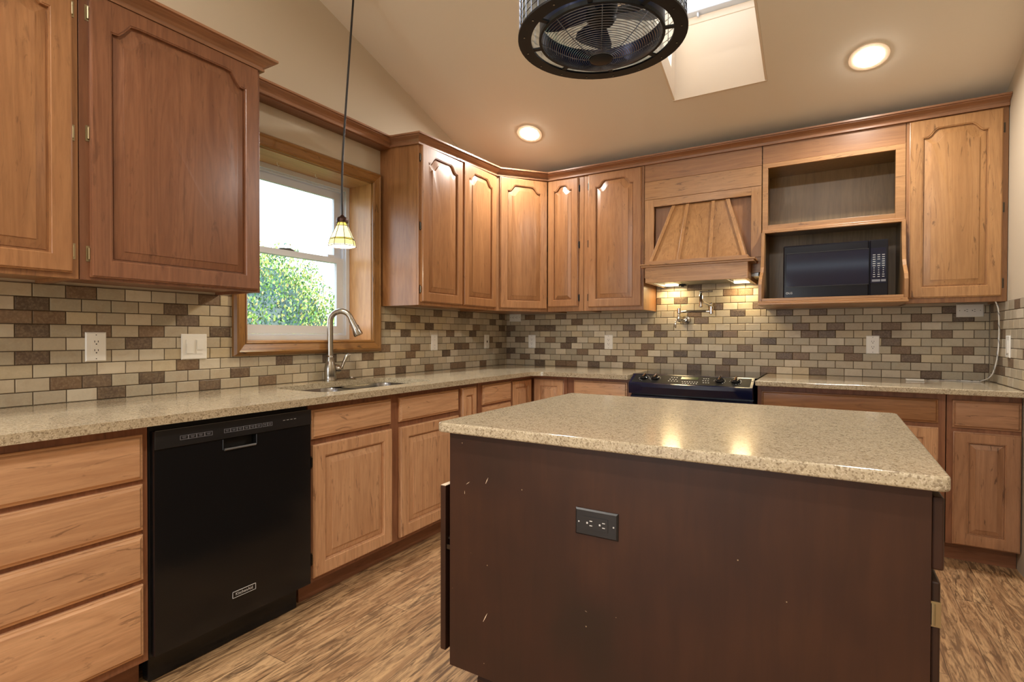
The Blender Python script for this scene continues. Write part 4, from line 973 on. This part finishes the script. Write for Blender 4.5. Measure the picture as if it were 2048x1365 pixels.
# ------------------------------------------------------------------ pendant lamp
pd = thing('pendant_lamp', 'small stained-glass pendant lamp hanging over the sink by a black cord', 'pendant lamp', (.34, -2.2, 1.645))
px_, py_ = .34, -2.218; ZB = 1.648
b = MB(); cols = []
rings = [(.021, ZB+.128), (.030, ZB+.108), (.061, ZB+.040), (.064, ZB+.034), (.0705, ZB+.006), (.071, ZB)]
gc = [C(240, 222, 110), C(255, 246, 190), C(236, 220, 90), C(250, 232, 150), C(255, 255, 235)]
n = 8
ls = [[(px_+r*math.cos(2*PI*(i+.3)/n), py_+r*math.sin(2*PI*(i+.3)/n), z) for i in range(n)] for r, z in rings]
b.loops(ls, fill=False)
for k in range(len(rings)-1): cols += [gc[k]]*n
b.build('glass_shade', M['shade'], pd, recalc=False, cols=('glasscol', cols))
b = MB()
for k in (0, 1, 2, 3, 5): b.tube(ls[k], .0017, 5, closed=True)
for i in range(n): b.tube([ls[k][i] for k in range(6)], .0018, 5)
b.build('leading', M['bronze'], pd)
b = MB(); b.lathe([(.030, ZB+.125), (.031, ZB+.140), (.026, ZB+.150), (.012, ZB+.158), (.006, ZB+.166), (0, ZB+.167)], (px_, py_, 0), 20); b.build('lamp_cap', M['bronze'], pd, smooth=40)
ct = (.34, -2.13, cz(-2.13)-.025)
b = MB(); b.tube(smooth_path([(px_, py_, ZB+.166), (px_, py_-.001, ZB+.35), (px_, -2.205, 2.25), ct], 4), .0055, 8); b.build('cord', M['cord'], pd, smooth=60)
b = MB(); b.lathe([(.055, ct[2]-.004), (.052, ct[2]-.022), (.01, ct[2]-.03)][::-1], (ct[0], ct[1], 0), 24); b.lathe([(.055, ct[2]-.004), (.055, cz(-2.13)+.02)], (ct[0], ct[1], 0), 24); b.build('ceiling_canopy', M['bronze'], pd, smooth=40)
bl_d = bpy.data.lights.new('pendant_bulb', 'POINT'); bl_d.energy = PENDANT_POWER; bl_d.color = (1, .86, .62); bl_d.shadow_soft_size = .02
bl = bpy.data.objects.new('pendant_bulb', bl_d); COL.objects.link(bl); bl.location = (px_, py_, ZB-.006)
b = MB(); b.lathe([(.0, ZB+.012), (.018, ZB+.022), (.024, ZB+.04), (.018, ZB+.062), (.011, ZB+.085), (.011, ZB+.12)], (px_, py_, 0), 16); b.build('bulb', M['tube'], pd, smooth=60)

# ------------------------------------------------------------------ recessed downlights
slope = Vector((0, -CB, -1)).normalized(); 
def downlight(x, y, label):
    z = cz(y); nn = Vector((0, CB if y >= RIDGE else -CB, 1)).normalized()*-1
    th = thing('recessed_light', label, 'ceiling light', (x, y, z), 'recessed ceiling lights')
    c = Vector((x, y, z))+nn*.002
    b = MB(); zz = -nn; a = Vector((1, 0, 0)); y_ = zz.cross(a)
    def L(r, h): return [tuple(c-nn*h*-1+a*r*math.cos(2*PI*i/32)+y_*r*math.sin(2*PI*i/32)) for i in range(32)]
    b.loops([L(.096, -.0015), L(.094, .003), L(.070, .004), L(.066, -.001)], fill=False); b.build('trim_ring', M['trimring'], th, smooth=40)
    b = MB(); b.loops([L(.0665, .001), L(.062, .010), L(.045, .017), L(.02, .021)]); b.build('lens', M['lens'], th, smooth=60)
    area('downlight', tuple(c+nn*.026), tuple(nn), .11, .11, DOWNLIGHT_POWER*(.72 if y > -2 else 1.15), (1, .95, .88), 'DISK', math.radians(172))
    return th
downlight(.638, -.722, 'round recessed ceiling light above the inside corner cabinets')
downlight(2.722, -.738, 'round recessed ceiling light right of the skylight shaft')
downlight(.638, -4.05, 'round recessed ceiling light behind and left of the camera view')
downlight(2.722, -4.05, 'round recessed ceiling light above the camera position')
downlight(.95, -5.8, 'added unseen ceiling light toward the rear opening, window side')  # this rear pair is unseen, added to brighten the room
downlight(2.5, -5.8, 'added unseen ceiling light toward the rear opening, end-wall side')

# ------------------------------------------------------------------ caged ceiling fan
FX, FY, FZ, FRd = 1.839, -2.352, 2.250, .300
fn = thing('ceiling_fan', 'black drum-shaped caged ceiling fan hanging over the island', 'fan', (FX, FY, FZ))
def circ(r, z, n=64): return [(FX+r*math.cos(2*PI*i/n), FY+r*math.sin(2*PI*i/n), z) for i in range(n)]
b = MB(); b.loops([circ(.300, FZ+.008), circ(.300, FZ), circ(.253, FZ), circ(.253, FZ+.008), circ(.300, FZ+.008)], fill=False)
b.loops([circ(.224, FZ+.012), circ(.224, FZ-.002), circ(.215, FZ-.002), circ(.215, FZ+.012), circ(.224, FZ+.012)], fill=False)
for k in range(8):
    a = 2*PI*(k+.28)/8; ca, sa = math.cos(a), math.sin(a); fr = F((FX, FY), (ca, sa), (-sa, ca)); b.box(.223, .2535, -.008, .008, FZ+.001, FZ+.007, fr)
rgn = b.build('bottom_ring', M['fan'], fn, smooth=30)
b = MB()
for k in range(16):
    a = 2*PI*(k+.5)/16; b.tube([(FX+.278*math.cos(a), FY+.278*math.sin(a), FZ-.0035), (FX+.278*math.cos(a), FY+.278*math.sin(a), FZ)], .0032, 6)
b.build('ring_screws', M['nickel'], rgn)
HT = .24
b = MB()
for k in range(48): a = 2*PI*k/48; b.tube([(FX+.294*math.cos(a), FY+.294*math.sin(a), FZ+.008), (FX+.294*math.cos(a), FY+.294*math.sin(a), FZ+HT)], .0018, 5)
for k in range(1, 9): b.tube(circ(.294, FZ+.008+k*HT/9.2, 48), .0016, 5, closed=True)
b.build('outer_cage', M['fanwire'], fn)
b = MB(); b.loops([circ(.286, FZ+.012), circ(.286, FZ+HT-.004)], fill=False); b.build('glass_drum', M['fanglass'], fn, smooth=60)
b = MB(); b.loops([circ(.300, FZ+HT), circ(.300, FZ+HT+.010), circ(.240, FZ+HT+.010), circ(.240, FZ+HT), circ(.300, FZ+HT)], fill=False); b.build('top_ring', M['fan'], fn, smooth=30)
b = MB(); b.loops([circ(.222, FZ+.012), circ(.222, FZ+.08), circ(.219, FZ+.08), circ(.219, FZ+.012)], fill=False); b.build('inner_housing', M['navy'], fn, smooth=60)
# domed grille of concentric wires
b = MB()
def gz(r): return FZ-.072*math.cos(min(1, (r-.04)/.176)*PI/2)
for k in range(24):
    r = .046+k*.0072; b.tube(circ(r, gz(r), 48), .0013, 5, closed=True)
for k in range(8):
    a = 2*PI*(k+.5)/8; b.tube([(FX+r*math.cos(a), FY+r*math.sin(a), gz(r)+.002) for r in (.04, .07, .10, .13, .16, .19, .217)], .0016, 5)
b.build('grille', M['fanwire'], fn)
b = MB(); b.lathe([(.0, FZ-.078), (.030, FZ-.077), (.041, FZ-.073), (.043, FZ-.066)], (FX, FY, 0), 28); b.build('grille_cap', M['fan'], fn, smooth=40)
b = MB(); b.lathe([(0, FZ+.055), (.045, FZ+.060), (.055, FZ+.075), (.06, FZ+.13), (.05, FZ+.17), (.02, FZ+.2)], (FX, FY, 0), 24); b.build('motor', M['fan'], fn, smooth=40)
for k in range(4):
    a = 2*PI*k/4+.5; ca, sa = math.cos(a), math.sin(a); fr = F((FX, FY), (ca, sa), (-sa, ca))
    b = MB(); prof = [(.05, .028), (.09, .048), (.15, .075), (.195, .078), (.212, .055), (.214, .01)]
    up, lo = [], []
    for r, wd in prof:
        up.append(fr.p(r, wd, FZ+.085+wd*.32)); lo.append(fr.p(r, -wd*.8, FZ+.085-wd*.26))
    loop = up+lo[::-1]; b.add(loop+[(p[0], p[1], p[2]+.0025) for p in loop], [tuple(range(12)), tuple(range(23, 11, -1))]+[(i, (i+1) % 12, 12+(i+1) % 12, 12+i) for i in range(12)])
    b.build('blade', M['navy'], fn)
b = MB()
for k in range(-9, 10):
    h_ = math.sqrt(max(0, .235**2-(k*.024)**2))
    b.tube([(FX+k*.024, FY-h_, FZ+HT-.002), (FX+k*.024, FY+h_, FZ+HT-.002)], .0014, 4); b.tube([(FX-h_, FY+k*.024, FZ+HT-.004), (FX+h_, FY+k*.024, FZ+HT-.004)], .0014, 4)
b.build('top_mesh', M['fanwire'], fn)
b = MB()
for k in range(3):
    a = 2*PI*k/3+.2; b.tube([(FX+.24*math.cos(a), FY+.24*math.sin(a), FZ+HT+.008), (FX, FY, FZ+HT+.10)], .005, 8)
b.tube([(FX, FY, FZ+.17), (FX, FY, cz(FY)-.03)], .012, 12); b.build('down_rod', M['fan'], fn, smooth=40)
b = MB(); zc = cz(FY); b.lathe([(.02, zc-.07), (.05, zc-.05), (.065, zc-.01), (.065, zc+.03)], (FX, FY, 0), 28); b.build('ceiling_canopy', M['fan'], fn, smooth=40)

# ------------------------------------------------------------------ tree outside the window
def tree(cx, cy, czz, rx, ry, rz, n, name, label, seed):
    th = thing(name, label, 'tree', (cx, cy, -.12)); rs = np.random.RandomState(seed)
    b = MB(); b.lathe([(.12, -.121), (.10, .4), (.05, 1.2)], (cx, cy, 0), 10); b.build('trunk', M['bark'], th, smooth=60)
    dirs = rs.normal(size=(n, 3)); dirs /= np.linalg.norm(dirs, axis=1)[:, None]
    # lumpy clumps so there are shaded hollows between bright sprays
    cl = rs.normal(size=(170, 3)); cl /= np.linalg.norm(cl, axis=1)[:, None]
    near = (dirs@cl.T).max(axis=1); bump = np.clip((near-.95)/.05, 0, 1)
    rad = .80+.21*bump+rs.uniform(-.22, .05, n)*(.5+.5*rs.rand(n))
    pos = dirs*rad[:, None]*np.array([rx, ry, rz])+np.array([cx, cy, czz])
    vs = []; fs = []; cols = []
    pal = np.array([C(124, 168, 80)[:3], C(160, 190, 104)[:3], C(84, 132, 84)[:3], C(196, 196, 116)[:3], C(60, 100, 96)[:3], C(206, 180, 120)[:3]])
    for i in range(n):
        a = rs.normal(size=3); a[2] = abs(a[2])+.5; a += dirs[i]*.8; a /= np.linalg.norm(a); c = np.cross(a, rs.normal(size=3)); c /= np.linalg.norm(c)
        L = rs.uniform(.03, .065); wd = L*.27; p = pos[i]; k = len(vs)
        vs += [tuple(p-c*wd*.4), tuple(p+a*L*.5-c*wd), tuple(p+a*L), tuple(p+a*L*.5+c*wd)]
        fs.append((k, k+1, k+2, k+3)); cols.append(pal[rs.choice(6, p=[.3, .24, .18, .12, .1, .06])]*rs.uniform(.75, 1.15))
    b = MB(); b.add(vs, fs); b.build('foliage', M['leaf'], th, recalc=False, cols=('leafcol', cols))
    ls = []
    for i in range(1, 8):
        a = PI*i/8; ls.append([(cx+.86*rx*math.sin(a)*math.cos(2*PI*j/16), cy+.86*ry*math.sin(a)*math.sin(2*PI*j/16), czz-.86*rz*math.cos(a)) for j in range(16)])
    b = MB(); b.loops(ls, fill=True, base=True); cols = [C(40, 72, 70)[:3]]*len(b.f); b.build('shaded_core', M['leaf'], th, cols=('leafcol', cols))  # dark core behind the sprays, bluish shade put into its colour
    return th
tree(-5.1, .62, .25, 1.5, 1.92, 2.42, 70000, 'conifer_tree', 'bright green conifer outside the kitchen window', 3)
